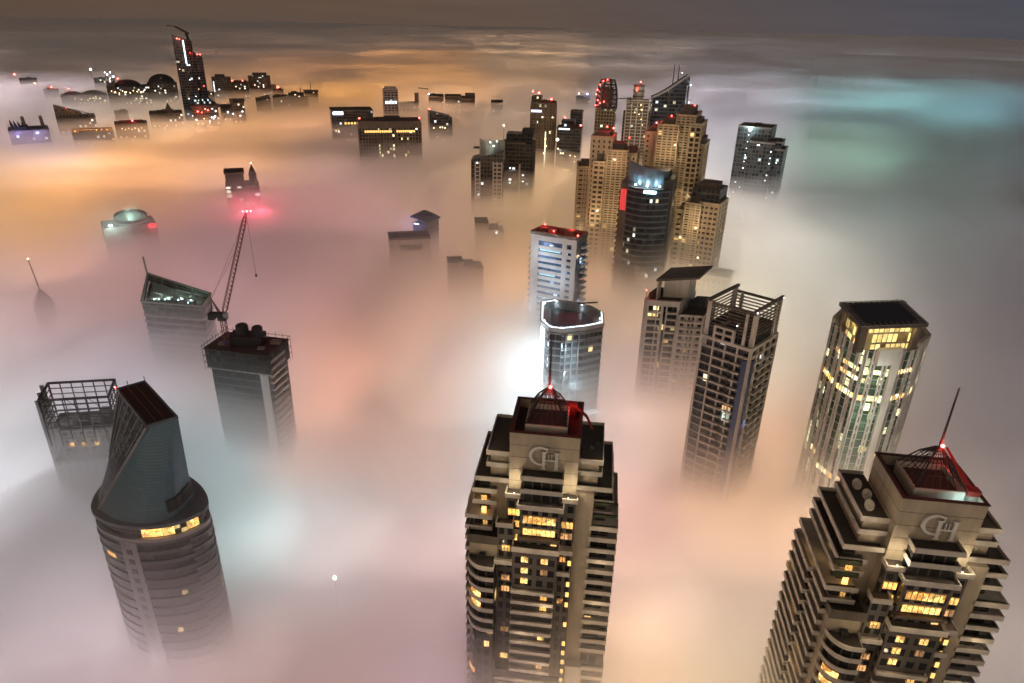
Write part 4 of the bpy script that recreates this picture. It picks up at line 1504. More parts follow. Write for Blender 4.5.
for k, dx in enumerate((-1.2, 0.3, 1.7)):
    lamp_part('tip_lamp', 'red', crane, tip + Vector((dx, 0.4 * k, 0.6)), 0.36)
for dx in (-2, 2.5):
    red_glow(base_w + tip + Vector((dx, 1, 1.0)), 5000, (1, 0.06, 0.12))
CRANE_TIP = base_w + tip


# ================================================================== towers farther off
M['sand'] = rough_mat('sandstone', (0.56, 0.46, 0.32))
W = {
    'jbr': window_wall('sandstone_windows', (0.54, 0.44, 0.30), glass=(0.03, 0.022, 0.014), lit=0.015, warm=(1, 0.75, 0.3), mu=0.16, mv=0.24, seed=1.7, strength=2.5),
    'jbrwall': window_wall('sandstone_slits', (0.54, 0.44, 0.30), glass=(0.045, 0.03, 0.018), lit=0.012, mu=0.34, mv=0.36, seed=2.6, strength=2.5),
    'dark': window_wall('dark_curtain_wall', (0.09, 0.08, 0.072), glass=(0.03, 0.03, 0.032), lit=0.012, warm=(1, 0.9, 0.7), cool=(0.8, 0.9, 1.0), mu=0.1, mv=0.2, seed=3.8, strength=1.6),
    'night': window_wall('night_office_wall', (0.06, 0.058, 0.06), glass=(0.02, 0.024, 0.035), lit=0.035, warm=(1, 0.85, 0.5), cool=(0.7, 0.85, 1.0), mu=0.05, mv=0.22, seed=6.2, strength=1.2, row_lit=0.03),
    'hotel': window_wall('hotel_windows', (0.20, 0.16, 0.11), glass=(0.03, 0.025, 0.016), lit=0.12, warm=(1, 0.8, 0.3), cool=(1.0, 0.95, 0.6), mu=0.2, mv=0.25, seed=8.8, strength=2),
    'apt': window_wall('apartment_windows', (0.16, 0.135, 0.10), glass=(0.03, 0.026, 0.02), lit=0.06, warm=(1, 0.85, 0.5), cool=(0.8, 1.0, 0.75), mu=0.18, mv=0.25, seed=9.7, strength=1.8),
    'far': window_wall('distant_windows', (0.085, 0.07, 0.06), glass=(0.035, 0.03, 0.028), lit=0.15, warm=(1, 0.85, 0.55), cool=(0.9, 0.95, 1.0), mu=0.15, mv=0.25, seed=7.4, strength=1.8),
    'grey': window_wall('grey_windows', (0.10, 0.11, 0.118), glass=(0.04, 0.045, 0.05), lit=0.008, warm=(0.8, 0.95, 1), cool=(1, 1, 1), mu=0.12, mv=0.22, seed=5.1, strength=2),
}


def far(name, label, px, yt, yb, wpx, dep=None, s=0.0, wall='far', zb=138.0, fh=3.6, bay=3.2, cat='tower', group=None, trim=None, bits=3, roofm='dark', grid=None):
    c, yaw, fw, dp, z, k = rect_plan(px, yt, yb, wpx, dep, s, zb)
    t = thing(name, label, cat, (c[0], c[1], 0), yaw, group)
    Pp = rect(-fw / 2, fw / 2, -dp / 2, dp / 2)
    part('wall', MB().prism(Pp, 0, z, bay, fh), W[wall], t)
    part('roof', MB().prism(inset(Pp, 0.4), z, z + 0.3), M[roofm], t)
    part('parapet', parapet(Pp, z, 1.1, 0.5, 0.25), M[trim or 'brown'], t)
    if grid:
        part('facade_frame', grid_facade(MB(), Pp, max(90, z - 120), z - 1.5, *grid), M[trim or 'brown'], t)
    if bits:
        rooftop_bits(t, Pp, z + 0.3, random.Random(int(px * 7 + yt)), bits, roofm)
    return t, Pp, z, k, fw, dp


def beacon(t, x, y, z, k, px=1.4, mat='red', e=0.0, col=(1, 0.06, 0.05)):
    """a lamp that is px pixels wide in the picture, on a short pole; e lights its surroundings"""
    r = px / k / 2
    part('lamp_pole', MB().bar((x, y, z - 0.2), (x, y, z + 2 * r), 0.12 * max(1, 2 / k)), M['steel'], t)
    lamp_part('beacon' if mat == 'red' else 'lamp', mat, t, (x, y, z + 2.6 * r), r)
    if e:
        w = t.matrix_basis @ Vector((x, y, z + 4 * r + 1))
        point('beacon_light', w, col, e, 0.8)


# ---- beige apartment cluster
def jbr(name, label, px, yt, yb, wpx, s, blocks, group='sandstone apartment towers of the cluster', roofm='brown'):
    c, yaw, fw, dp, z, k = rect_plan(px, yt, yb, wpx, None, s)
    t = thing(name, label, 'tower', (c[0], c[1], 0), yaw, group)
    for i, (u0, u1, v0, v1, dz, wl) in enumerate(blocks):
        x0, x1 = -fw / 2 + fw * u0 + i * 0.03, -fw / 2 + fw * u1 - i * 0.03
        y0, y1 = -dp / 2 + dp * v0 + i * 0.02, -dp / 2 + dp * v1 + i * 0.02
        Pp = rect(x0, x1, y0, y1)
        zt = z + dz
        part('wall', MB().prism(Pp, 0, zt, 3.3, 3.4), W[wl], t)
        if wl.startswith('jbr'):
            part('facade_frame', grid_facade(MB(), Pp, max(100, zt - 110), zt - 1, 3.4, 6.6, 0.8, 1.1, 0.3), M['sand'], t)
            part('parapet', parapet(Pp, zt, 1.0, 0.5, 0.7), M['sand'], t)
        part('roof', MB().prism(inset(Pp, 0.5), zt, zt + 0.3), M[roofm], t)
        part('roof_pavilion', MB().prism([(a + (x0 + x1) / 2 * 0.35, b + (y0 + y1) / 2 * 0.35) for a, b in [(a * 0.65, b * 0.65) for a, b in Pp]], zt + 0.3, zt + 3.4 + (i % 3)), M[roofm], t)
    # added lamps out from the wall give the warm floodlit look
    for (x, dz, e) in ((-0.3, -50, 9000), (0.3, -50, 9000), (0.0, -14, 4500)):
        point('facade_fill', t.matrix_basis @ Vector((fw * x, -dp / 2 - 13, z + dz)), (1.0, 0.74, 0.42), e * 1.1, 1.0)
    return t, z, k, fw, dp


t, z, k, fw, dp = jbr('apartment_tower', 'broad sandstone apartment tower in steps, standing before the sail-shaped tower', 679, 126, 262, 66, 8,
                      ((0.0, 0.28, 0.1, 1.0, -6, 'jbrwall'), (0.22, 0.56, -0.05, 0.9, 0, 'jbr'), (0.50, 0.80, 0.05, 1.0, 6.5, 'jbr'), (0.74, 0.92, 0.0, 0.9, 1.5, 'jbr'), (0.88, 1.0, 0.1, 0.95, -12, 'jbrwall')))
beacon(t, fw * 0.22, 0, z + 11, k, 1.6, e=500)
beacon(t, -fw * 0.36, -dp * 0.2, z - 2, k, 2.2, e=2500)
beacon(t, -fw * 0.12, -dp * 0.2, z + 4, k, 1.4, e=500)
t, z, k, fw, dp = jbr('apartment_tower', 'sandstone apartment tower below the lattice-topped tower, red lights on its roof', 616, 142, 262, 50, 6,
                      ((0.0, 0.45, 0.1, 1.0, 2, 'jbrwall'), (0.38, 0.8, 0.0, 0.9, -6, 'jbr'), (0.1, 0.34, -0.1, 0.8, -14, 'jbr'), (0.75, 1.0, 0.1, 1.0, -8, 'jbrwall')))
beacon(t, fw * -0.05, -dp * 0.3, z + 6, k, 2.6, e=3500)
beacon(t, fw * -0.2, -dp * 0.2, z + 7, k, 2.0, e=2500)
beacon(t, fw * 0.3, -dp * 0.2, z + 1, k, 1.5, e=900)
t, z, k, fw, dp = jbr('apartment_tower', 'sandstone apartment tower with dark turrets beside the curved blue glass tower', 599, 171, 250, 45, -4,
                      ((0.0, 0.36, 0.05, 1.0, 2, 'jbr'), (0.30, 0.86, -0.08, 0.9, -4, 'jbr'), (0.8, 1.0, 0.1, 1.0, -9, 'jbrwall')))
beacon(t, fw * 0.12, -dp * 0.1, z + 3, k, 1.8, e=900)
for u in (-0.2, 0.0, 0.16, 0.26):
    beacon(t, fw * u, -dp * 0.52, z - 4.5, k, 1.5, 'warmlamp', e=260, col=(1, 0.6, 0.2))
t, z, k, fw, dp = jbr('apartment_tower', 'sandstone apartment tower with a dark flat-roofed head, nearest of its cluster', 703, 200, 282, 49, 14,
                      ((0.0, 0.30, 0.0, 0.9, -9, 'jbr'), (0.22, 0.60, -0.1, 0.9, -3, 'jbr'), (0.55, 1.0, 0.0, 1.0, -2, 'jbr'), (0.3, 0.97, 0.08, 0.95, 7, 'dark')))
for (u, zz) in ((-0.3, -26), (0.05, -18), (0.2, -38)):
    lamp_part('lamp', 'warmlamp', t, (fw * u, -dp * 0.5 - 3.5, z + zz), 0.8)
t, Pp, z, k, fw, dp = far('tower_stub', 'cream building top barely above the fog behind the tower with open beam crown', 712, 277, 292, 40, None, 10, 'jbrwall', bits=2, trim='cream', roofm='beige', cat='building')

# ---- dark glass tower with lit round crown
c, yaw, fw, dp, z, k = rect_plan(648, 190, 292, 56, 34, 6)
t = thing('glass_tower', 'dark blue glass tower with a curved lit crown and red screen on its flank', 'tower', (c[0], c[1], 0), yaw)
front = [(-fw / 2, dp / 2), (-fw / 2, -dp * 0.25)] + [(-fw / 2 + fw * (i + 1) / 9, -dp * 0.25 - dp * 0.25 * math.sin(math.pi * (i + 1) / 9)) for i in range(8)] + [(fw / 2, -dp * 0.25), (fw / 2, dp / 2)]
part('wall', MB().prism(front, 0, z, 2.4, 3.8), W['night'], t)
gb = MB()
for i in range(2, len(front) - 2):
    gb.along(front[i], front[i + 1], -2, -1.2, 0.05, 0.3)
gb = gb.mesh('floor_band', M['bluegrey'])
for q in range(int((z - 100) / 3.8)):
    link('floor_band', gb, t, (0, 0, z - q * 3.8))
part('corner_pier', MB().prism([(fw / 2 - 5.5, -dp * 0.32), (fw / 2 + 0.6, -dp * 0.27), (fw / 2 + 0.6, dp * 0.4), (fw / 2 - 5.5, dp * 0.4)], 0, z + 6), M['darker'], t)
part('corner_pier', MB().prism([(-fw / 2 - 0.5, -dp * 0.28), (-fw / 2 + 4.5, -dp * 0.36), (-fw / 2 + 4.5, dp * 0.4), (-fw / 2 - 0.5, dp * 0.4)], 0, z + 2), M['brown'], t)
side = MB().box(-fw / 2 - 2.2, -fw / 2 - 0.45, -dp * 0.2, dp * 0.4, -6, -4.9).mesh('balcony', M['brown'])
for q in range(26):
    link('balcony', side, t, (0, 0, z - q * 3.8))
part('roof', MB().prism(inset(front, 0.5), z, z + 0.3), M['dark'], t)
n_ = 14
crown = [(-fw * 0.40 + fw * 0.8 * i / n_, -dp * 0.12 - dp * 0.2 * math.sin(math.pi * i / n_)) for i in range(n_ + 1)]
cr = MB()
for i in range(n_):
    h0 = 14.5 - 4.5 * i / n_
    cr.along(crown[i], crown[i + 1], z + 0.3, z + h0, 0.6, 0.0)
part('crown_screen', cr, M['bluegrey'], t)
part('crown_core', MB().prism([(-fw * 0.34, -dp * 0.02), (fw * 0.38, -dp * 0.02), (fw * 0.4, dp * 0.4), (-fw * 0.36, dp * 0.4)], z + 0.3, z + 9), M['darker'], t)
for u in (-0.22, 0.02, 0.26):
    y = -dp * 0.12 - dp * 0.2 * math.cos(u * 3) - 2.2
    lamp_part('lamp', 'whitelamp', t, (fw * u, y, z + 1.6), 0.8)
    w = t.matrix_basis @ Vector((fw * u, y - 0.3, z + 2.6))
    point('crown_light', w, (0.55, 0.85, 1.0), 2200, 0.5)
part('lit_sign', MB().box(-fw * 0.02, fw * 0.22, -dp * 0.5 - 0.5, -dp * 0.5 - 0.1, z - 2.2, z - 0.3), M['teal'], t)
part('screen', MB().box(-fw / 2 + 0.2, -fw / 2 + 3.8, -dp * 0.36 - 0.5, -dp * 0.36 - 0.1, z - 15, z - 1.5), M['screen'], t)

# ---- sail-shaped tower
c, yaw, fw, dp, z, k = rect_plan(669, 98, 168, 37, 22, -8)
t = thing('sail_tower', 'dark tower whose roof sweeps up like a sail to twin masts', 'tower', (c[0], c[1], 0), yaw)
mb = MB()
nn = 12
zt = [z + (1 - math.cos(math.pi / 2 * min(1, i / nn * 1.08))) * 24 * 0.35 + 24 * 0.65 * i / nn for i in range(nn + 1)]
for i in range(nn):
    x0, x1 = -fw / 2 + fw * i / nn, -fw / 2 + fw * (i + 1) / nn
    b = len(mb.v)
    mb.v += [(x0, -dp / 2, 0), (x1, -dp / 2, 0), (x1, dp / 2, 0), (x0, dp / 2, 0),
             (x0, -dp / 2, zt[i]), (x1, -dp / 2, zt[i + 1]), (x1, dp / 2, zt[i + 1]), (x0, dp / 2, zt[i])]
    mb.face((b, b + 1, b + 5, b + 4), [(i, 0), (i + 1, 0), (i + 1, zt[i + 1] / 4), (i, zt[i] / 4)])
    mb.face((b + 2, b + 3, b + 7, b + 6), [(i, 0), (i + 1, 0), (i + 1, zt[i] / 4), (i, zt[i + 1] / 4)])
    mb.face((b + 4, b + 5, b + 6, b + 7))
    if i == 0:
        mb.face((b + 3, b, b + 4, b + 7), [(0, 0), (6, 0), (6, zt[0] / 4), (0, zt[0] / 4)])
    if i == nn - 1:
        mb.face((b + 1, b + 2, b + 6, b + 5), [(0, 0), (6, 0), (6, zt[-1] / 4), (0, zt[-1] / 4)])
part('wall', mb, W['night'], t)
ed = MB()
for i in range(nn):
    x0, x1 = -fw / 2 + fw * i / nn, -fw / 2 + fw * (i + 1) / nn
    ed.bar((x0, -dp / 2 - 0.2, zt[i] + 0.5), (x1, -dp / 2 - 0.2, zt[i + 1] + 0.5), 1.1)
part('sail_edge', ed, M['lsteel'], t)
nose = MB().prism([(fw / 2 - 3, -dp / 2 - 1.2), (fw / 2 + 2.6, -dp / 2 + 2), (fw / 2 + 3.4, dp * 0.1), (fw / 2 + 0.1, dp * 0.3)], 90, z + 13,
                  top=[(fw / 2 - 3, -dp / 2 - 1.2), (fw / 2 + 0.8, -dp / 2 + 2), (fw / 2 + 1.2, dp * 0.1), (fw / 2 + 0.1, dp * 0.3)])
part('rounded_end', nose, M['lsteel'], t)
for x in (fw * 0.06, fw * 0.2):
    part('mast', MB().bar((x, 0, z + 10), (x, 0, z + 34 - x * 0.1), 0.75, 0.4, 6), M['steel'], t)
part('seam', MB().box(-fw * 0.06, -fw * 0.01, -dp / 2 - 0.35, -dp / 2 + 0.1, 100, z + 9), M['darker'], t)
beacon(t, fw * 0.3, 0, z + 24, k, 1.2, 'whitelamp')
for (x, zz) in ((0.49, 14), (0.5, -4)):
    lamp_part('lamp', 'whitelamp', t, (fw * x + 1.5, -dp / 2 - 0.5, z + zz), 0.8)
    point('edge_light', t.matrix_basis @ Vector((fw * x + 2.5, -dp / 2 - 2.5, z + zz + 2)), (0.85, 0.92, 1), 1600, 0.5)
for (x, zz, m_) in ((-0.30, -28, 'red'), (-0.34, -36, 'warmlamp'), (-0.1, -37, 'warmlamp'), (0.05, -36, 'warmlamp'), (0.2, -25, 'whitelamp'), (0.22, -37, 'warmlamp'), (0.1, -43, 'warmlamp')):
    lamp_part('lamp', m_, t, (fw * x, -dp / 2 - 0.6, z + zz), 0.9)

# ---- lattice-topped tower under construction and its neighbour
t, Pp, z, k, fw, dp = far('unfinished_tower', 'unfinished tower with a domed steel lattice head strung with red lights', 606, 109, 168, 21, None, 4, 'apt', bits=0)
lt = MB()
hh = 27 / k
for r_ in range(7):
    f = r_ / 6
    w_ = 1 - 0.35 * f ** 3
    for i in range(8):
        a0, a1 = 2 * math.pi * i / 8 + 0.39, 2 * math.pi * (i + 1) / 8 + 0.39
        p_ = (fw * 0.55 * w_ * math.cos(a0), dp * 0.55 * w_ * math.sin(a0), z + hh * f)
        q_ = (fw * 0.55 * w_ * math.cos(a1), dp * 0.55 * w_ * math.sin(a1), z + hh * f)
        lt.bar(p_, q_, 0.55)
        if r_ < 6:
            w2_ = 1 - 0.35 * ((r_ + 1) / 6) ** 3
            lt.bar(p_, (p_[0] * w2_ / w_, p_[1] * w2_ / w_, z + hh * (r_ + 1) / 6), 0.6)
            lt.bar(p_, (q_[0] * w2_ / w_, q_[1] * w2_ / w_, z + hh * (r_ + 1) / 6), 0.4)
part('lattice_head', lt, M['steel'], t)
part('inner_core', MB().prism(inset(Pp, fw * 0.2), z, z + hh * 0.75), M['brown'], t)
for (u, v) in ((-0.5, 0.12), (-0.42, 0.3), (-0.5, 0.5), (-0.46, 0.66), (-0.35, 0.84), (-0.2, 0.97), (0.0, 1.02), (-0.3, 0.2), (-0.1, 0.25)):
    lamp_part('beacon', 'red', t, (fw * u, -dp * 0.52, z + hh * v), 0.55 / k * 1.5)
for v in (0.15, 0.55, 0.95):
    point('beacon_light', t.matrix_basis @ Vector((-fw * 0.6, -dp * 0.6 - 2, z + hh * v)), (1, 0.06, 0.05), 1800, 0.8)
part('hoist_arm', MB().bar((fw * 0.4, -dp * 0.3, z + hh * 0.35), (fw * 1.2, -dp * 0.3, z + hh * 0.42), 0.5), M['steel'], t)
part('hoist_arm', MB().bar((fw * 1.2, -dp * 0.3, z + hh * 0.42), (fw * 1.2, -dp * 0.3, z + hh * 0.02), 0.3), M['steel'], t)

t, Pp, z, k, fw, dp = far('residential_tower', 'pale stepped tower with a round drum on top, between lattice head and sail roof', 638, 101, 168, 22, None, 0, 'apt', bits=0, trim='pale', grid=(3.6, 6, 0.9, 1.3, 0.4))
part('shoulder', MB().prism(rect(-fw * 0.62, fw * 0.6, -dp * 0.4, dp * 0.5), 0, z - 12, 3.2, 3.6), W['apt'], t)
drum = [(fw * 0.24 * math.cos(a * math.pi / 8), fw * 0.24 * math.sin(a * math.pi / 8)) for a in range(16)]
part('drum', MB().prism(drum, z, z + 15 / k, 2, 3), M['pale'], t)
for zz in (4, 9, 14):
    part('drum_ring', parapet(drum, z + zz / k, 0.5, 0.4, 0.6), M['brown'], t)
beacon(t, fw * 0.05, -fw * 0.2, z + 15 / k, k, 2.0, e=1800)
beacon(t, fw * -0.1, -fw * 0.25, z + 8 / k, k, 1.2, e=600)
for (u, zz) in ((0.15, -4), (0.2, -9), (0.1, -14), (0.22, -19), (-0.1, -12), (0.3, -25)):
    lamp_part('lamp', 'warmlamp', t, (fw * u, -dp * 0.5 - 0.8, z + zz), 0.6)

# ---- dark grey tower standing alone towards the sea
c, yaw, fw, dp, z, k = rect_plan(759, 128, 198, 40, 30, 8)
t = thing('hotel_tower', 'dark grey stepped tower alone in the fog, a white lamp on its roof corner', 'tower', (c[0], c[1], 0), yaw)
for i, (u0, u1, v0, v1, dz) in enumerate(((-0.5, 0.42, 0.0, 1, 0.0), (-0.1, 0.56, -0.12, 0.9, -13.0), (0.36, 0.82, 0.1, 1.0, -19.0), (0.40, 0.72, 0.15, 0.95, -12.5))):
    Pp = rect(fw * u0, fw * u1, -dp / 2 + dp * v0, -dp / 2 + dp * v1 + i * 0.05)
    part('wall', MB().prism(Pp, 0, z + dz, 3.0, 3.6), W['grey'], t)
    part('roof', MB().prism(inset(Pp, 0.4), z + dz, z + dz + 0.3), M['dark'], t)
    part('parapet', parapet(Pp, z + dz, 1.1, 0.4, 0.2), M['grey'], t)
    part('plant_room', MB().prism([(fw * (u0 + u1) / 2 + a, b) for a, b in rect(-fw * 0.09, fw * 0.09, -3, 4)], z + dz + 0.3, z + dz + 2.8), M['dark'], t)
lamp_part('lamp', 'whitelamp', t, (-fw * 0.16, -dp / 2 - 1, z - 2.0), 1.7)
point('roof_light', t.matrix_basis @ Vector((-fw * 0.16, -dp / 2 - 3.5, z - 1)), (0.7, 1, 1), 5200, 1)
for q in range(9):
    if q not in (6, 7):
        lamp_part('lamp', 'whitelamp', t, (-fw * 0.18 - 0.1 * q, -dp / 2 - 0.5, z - 7 - q * 6.2), 0.30 + 0.25 * (q in (5, 8)))
for (u, zz, r_) in ((0.12, -15, 0.5), (0.16, -15, 0.4), (0.5, -20, 0.4), (0.51, -26, 0.4), (0.5, -31, 0.4), (0.49, -42, 0.45), (0.47, -47, 0.4), (0.56, -64, 0.8), (-0.34, -52, 0.6), (-0.36, -62, 0.7), (0.72, -58, 0.5), (0.68, -30, 0.4)):
    lamp_part('lamp', 'whitelamp', t, (fw * u, -dp / 2 - 1.0 - 2.9 * (u > 0 and u < 0.56), z + zz), r_)

# ---- hotel slabs and their neighbours
t, Pp, z, k, fw, dp = far('hotel_slab', 'long brown hotel slab with yellow lit windows and red corner lamps', 389, 122, 158, 63, 34, -3, 'hotel', trim='brown', bits=4, fh=3.8, bay=3.4, grid=(3.8, 7.0, 0.5, 1.3, 0.7), cat='hotel')
part('attic', MB().box(-fw / 2 - 0.6, fw / 2 + 0.6, -dp / 2 - 0.9, -dp / 2 - 0.1, z - 7, z + 0.7), M['brown'], t)
for q in range(24):
    if q not in (13, 14):
        part('window', MB().box(-fw * 0.41 + q * fw * 0.034, -fw * 0.41 + q * fw * 0.034 + 1.9, -dp / 2 - 0.95, -dp / 2 - 0.75, z - 11.5, z - 9.2), M['yroom'], t)
beacon(t, -fw * 0.48, -dp * 0.48, z + 1, k, 2.2, e=1500)
beacon(t, fw * 0.48, -dp * 0.48, z + 1, k, 2.2, e=1500)
t, Pp, z, k, fw, dp = far('office_slab', 'dark office slab with a blue-white lit sign band on its upper corner', 351, 111, 138, 43, 40, -4, 'dark', bits=2, cat='office block')
part('lit_sign', MB().box(-fw * 0.46, -fw * 0.22, -dp / 2 - 0.9, -dp / 2 - 0.3, z - 4.5, z - 0.8), glow_mat('sign_light', (0.62, 0.72, 1.0), 5), t)
for q in range(8):
    part('window', MB().box(-fw * 0.2 + q * fw * 0.075, -fw * 0.2 + q * fw * 0.075 + fw * 0.045, -dp / 2 - 0.4, -dp / 2 - 0.1, z - 17, z - 14.5), M['yroom'], t)
for (u, zz) in ((-0.42, -25), (-0.36, -25), (-0.1, -37), (-0.16, -37), (0.12, -38)):
    lamp_part('lamp', 'warmlamp', t, (fw * u, -dp / 2 - 0.6, z + zz), 1.0)
t, Pp, z, k, fw, dp = far('office_tower', 'slender grey office tower with rounded top standing behind the brown hotel slab', 390, 90, 123, 15, None, -5, 'grey', bits=0, trim='lsteel', grid=(3.8, 5, 0.7, 0.6, 0.3))
part('round_top', MB().prism([(fw * 0.42 * math.cos(a * math.pi / 8), dp * 0.42 * math.sin(a * math.pi / 8)) for a in range(16)], z, z + 4.5), M['grey'], t)
for q in range(4):
    part('window', MB().box(-fw * 0.4 + q * fw * 0.22, -fw * 0.4 + q * fw * 0.22 + 3, -dp / 2 - 0.7, -dp / 2 - 0.4, z - 20, z - 16), M['whitelamp'] if False else M['strip'], t)
c, yaw, fw, dp, z, k = rect_plan(439, 117, 134, 23, 30, -5)
t = thing('office_block', 'small dark block with a roof sloping down to one side and a red corner lamp', 'office block', (c[0], c[1], 0), yaw)
part('wall', MB().prism(rect(-fw / 2, fw / 2, -dp / 2, dp / 2), 0, [z + 5 / k, z, z, z + 5 / k], 3.4, 3.8), W['dark'], t)
part('rounded_side', MB().prism([(fw / 2 - 1 + 5 * math.sin(a * math.pi / 6), -dp / 2 * math.cos(a * math.pi / 6)) for a in range(7)], 0, z - 2, 3.4, 3.8), W['dark'], t)
beacon(t, -fw * 0.48, -dp * 0.4, z + 5 / k, k, 1.8, e=900)
for (u, zz) in ((-0.3, -15), (0.0, -14), (0.1, -14), (0.22, -15), (-0.15, -27), (0.1, -31), (0.16, -31), (0.24, -31)):
    lamp_part('lamp', 'warmlamp', t, (fw * u, -dp / 2 - 0.6, z + zz), 1.0)

# ---- pair of dark towers in the middle
c, yaw, fw, dp, z, k = rect_plan(488, 156, 205, 34, 24, 4)
t = thing('residential_tower', 'dark gridded tower with slanting roof and pale curved screen, front one of a pair', 'tower', (c[0], c[1], 0), yaw)
Pp = rect(-fw / 2, fw / 2, -dp / 2, dp / 2)
part('wall', MB().prism(Pp, 0, [z - 4, z + 4, z + 4, z - 4], 3.0, 3.5), W['dark'], t)
gm = MB()
for (u, v) in ((0.12, 0.15), (0.26, 0.29), (0.68, 0.71), (0.80, 0.83), (0.95, 0.98)):
    gm.box(-fw / 2 + fw * u, -fw / 2 + fw * v, -dp / 2 - 0.8, -dp / 2 - 0.02, 100, z - 5)
for q in range(14):
    zz = z - 7 - q * 3.6
    gm.box(-fw / 2 + fw * 0.12, -fw / 2 + fw * 0.29, -dp / 2 - 0.6, -dp / 2 - 0.03, zz, zz + 0.9)
    gm.box(-fw / 2 + fw * 0.68, -fw / 2 + fw * 0.98, -dp / 2 - 0.6, -dp / 2 - 0.03, zz, zz + 0.9)
part('facade_frame', gm, M['pale'], t)
scn = MB()
for a in range(12):
    p_ = (fw * 0.12 + fw * 0.40 * math.cos(math.pi * (1 + a / 12)), dp * 0.15 + dp * 0.5 * math.sin(math.pi * (1 + a / 12)))
    q_ = (fw * 0.12 + fw * 0.40 * math.cos(math.pi * (1 + (a + 1) / 12)), dp * 0.15 + dp * 0.5 * math.sin(math.pi * (1 + (a + 1) / 12)))
    scn.along(p_, q_, z - 6, z + 13, 0.5, 0.0)
part('curved_screen', scn, M['greenm'], t)
part('roof', MB().box(-fw * 0.47, fw * 0.47, dp * 0.1, dp * 0.47, z + 3.9, z + 4.4), M['dark'], t)
for (u, zz) in ((-0.3, -6), (0.2, 9), (0.1, 12), (0.3, 13)):
    lamp_part('lamp', 'whitelamp', t, (fw * u, -dp / 2 - 0.8, z + zz), 0.45)
point('screen_light', t.matrix_basis @ Vector((fw * 0.1, -dp * 0.5 - 3, z + 8)), (0.85, 1, 0.9), 900, 0.5)
part('mast', MB().bar((fw * 0.48, dp * 0.2, z), (fw * 0.48, dp * 0.2, z + 24), 0.5, 0.25, 6), M['pale'], t)
lamp_part('lamp', 'warmlamp', t, (fw * 0.48, dp * 0.2, z + 24.5), 1.2)
point('mast_light', t.matrix_basis @ Vector((fw * 0.48, dp * 0.2 - 2.5, z + 24.5)), (1, 0.85, 0.65), 900, 0.5)
t, Pp, z, k, fw, dp = far('residential_tower', 'dark flat-topped tower with one pale vertical rib, rear one of a pair', 519, 145, 193, 34, 26, 6, 'dark', trim='darker', bits=0, grid=(3.6, 9, 0.5, 0.5, 0.3))
part('rib', MB().box(fw * 0.06, fw * 0.11, -dp / 2 - 1.0, -dp / 2 - 0.05, 100, z - 18), M['pale'], t)
part('roof_slab', MB().box(-fw * 0.5, fw * 0.25, -dp * 0.5 - 1.2, dp * 0.3, z + 1.2, z + 2.2), M['brown'], t)
part('upper_block', MB().prism(rect(-fw * 0.4, fw * 0.46, -dp * 0.2, dp * 0.5), z, z + 9, 3, 3.5), W['dark'], t)
part('upper_block', MB().prism(rect(fw * 0.1, fw * 0.48, -dp * 0.1, dp * 0.48), z + 9, z + 13, 3, 3.5), M['darker'], t)
for (u, zz) in ((-0.22, -22), (-0.22, -36), (0.2, -28), (0.2, -34)):
    lamp_part('lamp', 'whitelamp', t, (fw * u, -dp / 2 - 1.0, z + zz), 0.6)

# ---- red-lamped towers behind that pair
t, Pp, z, k, fw, dp = far('residential_tower', 'tall apartment tower with pale lit ribs and three red roof lamps', 544, 104, 163, 26, 30, 4, 'apt', trim='brown', bits=2, grid=(3.6, 6.5, 0.7, 1.2, 0.5))
part('upper_block', MB().prism(rect(-fw / 2, -fw * 0.1, -dp * 0.3, dp * 0.4), z, z + 7, 3, 3.5), W['apt'], t)
part('lit_sign', MB().box(-fw * 0.48, -fw * 0.05, -dp / 2 - 1.0, -dp / 2 - 0.6, z - 9, z - 6.5), glow_mat('blue_white_sign', (0.55, 0.7, 1.0), 1.6), t)
part('lit_rib', MB().box(fw * 0.13, fw * 0.17, -dp / 2 - 1.1, -dp / 2 - 0.6, z - 75, z - 30), glow_mat('greenish_white_strip', (0.85, 1.0, 0.7), 1.4), t)
beacon(t, -fw * 0.48, 0, z + 9, k, 1.9, e=800)
beacon(t, -fw * 0.2, -dp * 0.3, z + 7, k, 2.8, e=2000)
beacon(t, fw * 0.32, -dp * 0.3, z + 1, k, 2.6, e=2000)
for (u, zz) in ((0.0, -14), (0.42, -14), (0.16, -38), (0.2, -46), (0.1, -54)):
    lamp_part('lamp', 'warmlamp', t, (fw * u, -dp / 2 - 1.3, z + zz), 0.9)
t, Pp, z, k, fw, dp = far('residential_tower', 'shorter dark tower with blue-white roof lights and two red lamps', 570, 129, 166, 26, 26, 4, 'night', trim='darker', bits=3)
part('upper_block', MB().prism(rect(-fw * 0.35, fw * 0.2, -dp * 0.2, dp * 0.4), z, z + 8, 3, 3.5), W['night'], t)
part('light_strip', MB().box(-fw * 0.42, fw * 0.02, -dp / 2 - 0.7, -dp / 2 - 0.3, z - 1, z + 0.6), M['strip'], t)
beacon(t, -fw * 0.22, -dp * 0.2, z + 8, k, 2.2, e=900)
beacon(t, fw * 0.46, -dp * 0.4, z + 0.5, k, 2.4, e=1500)
for (u, zz, r_) in ((-0.46, -12, 2.2), (-0.3, -27, 0.8), (-0.2, -27, 0.8), (0.1, -29, 0.7), (0.3, -30, 0.7), (-0.15, -46, 0.9), (-0.05, -46, 0.9), (0.06, -46, 0.9), (-0.42, -22, 1.0), (0.3, -36, .6)):
    lamp_part('lamp', 'warmlamp', t, (fw * u, -dp / 2 - 0.8, z + zz), r_)
t, Pp, z, k, fw, dp = far('office_tower', 'plain dark tower looking over the shoulder of the blue-lit roof', 577, 112, 140, 13, 20, 4, 'night', bits=1)
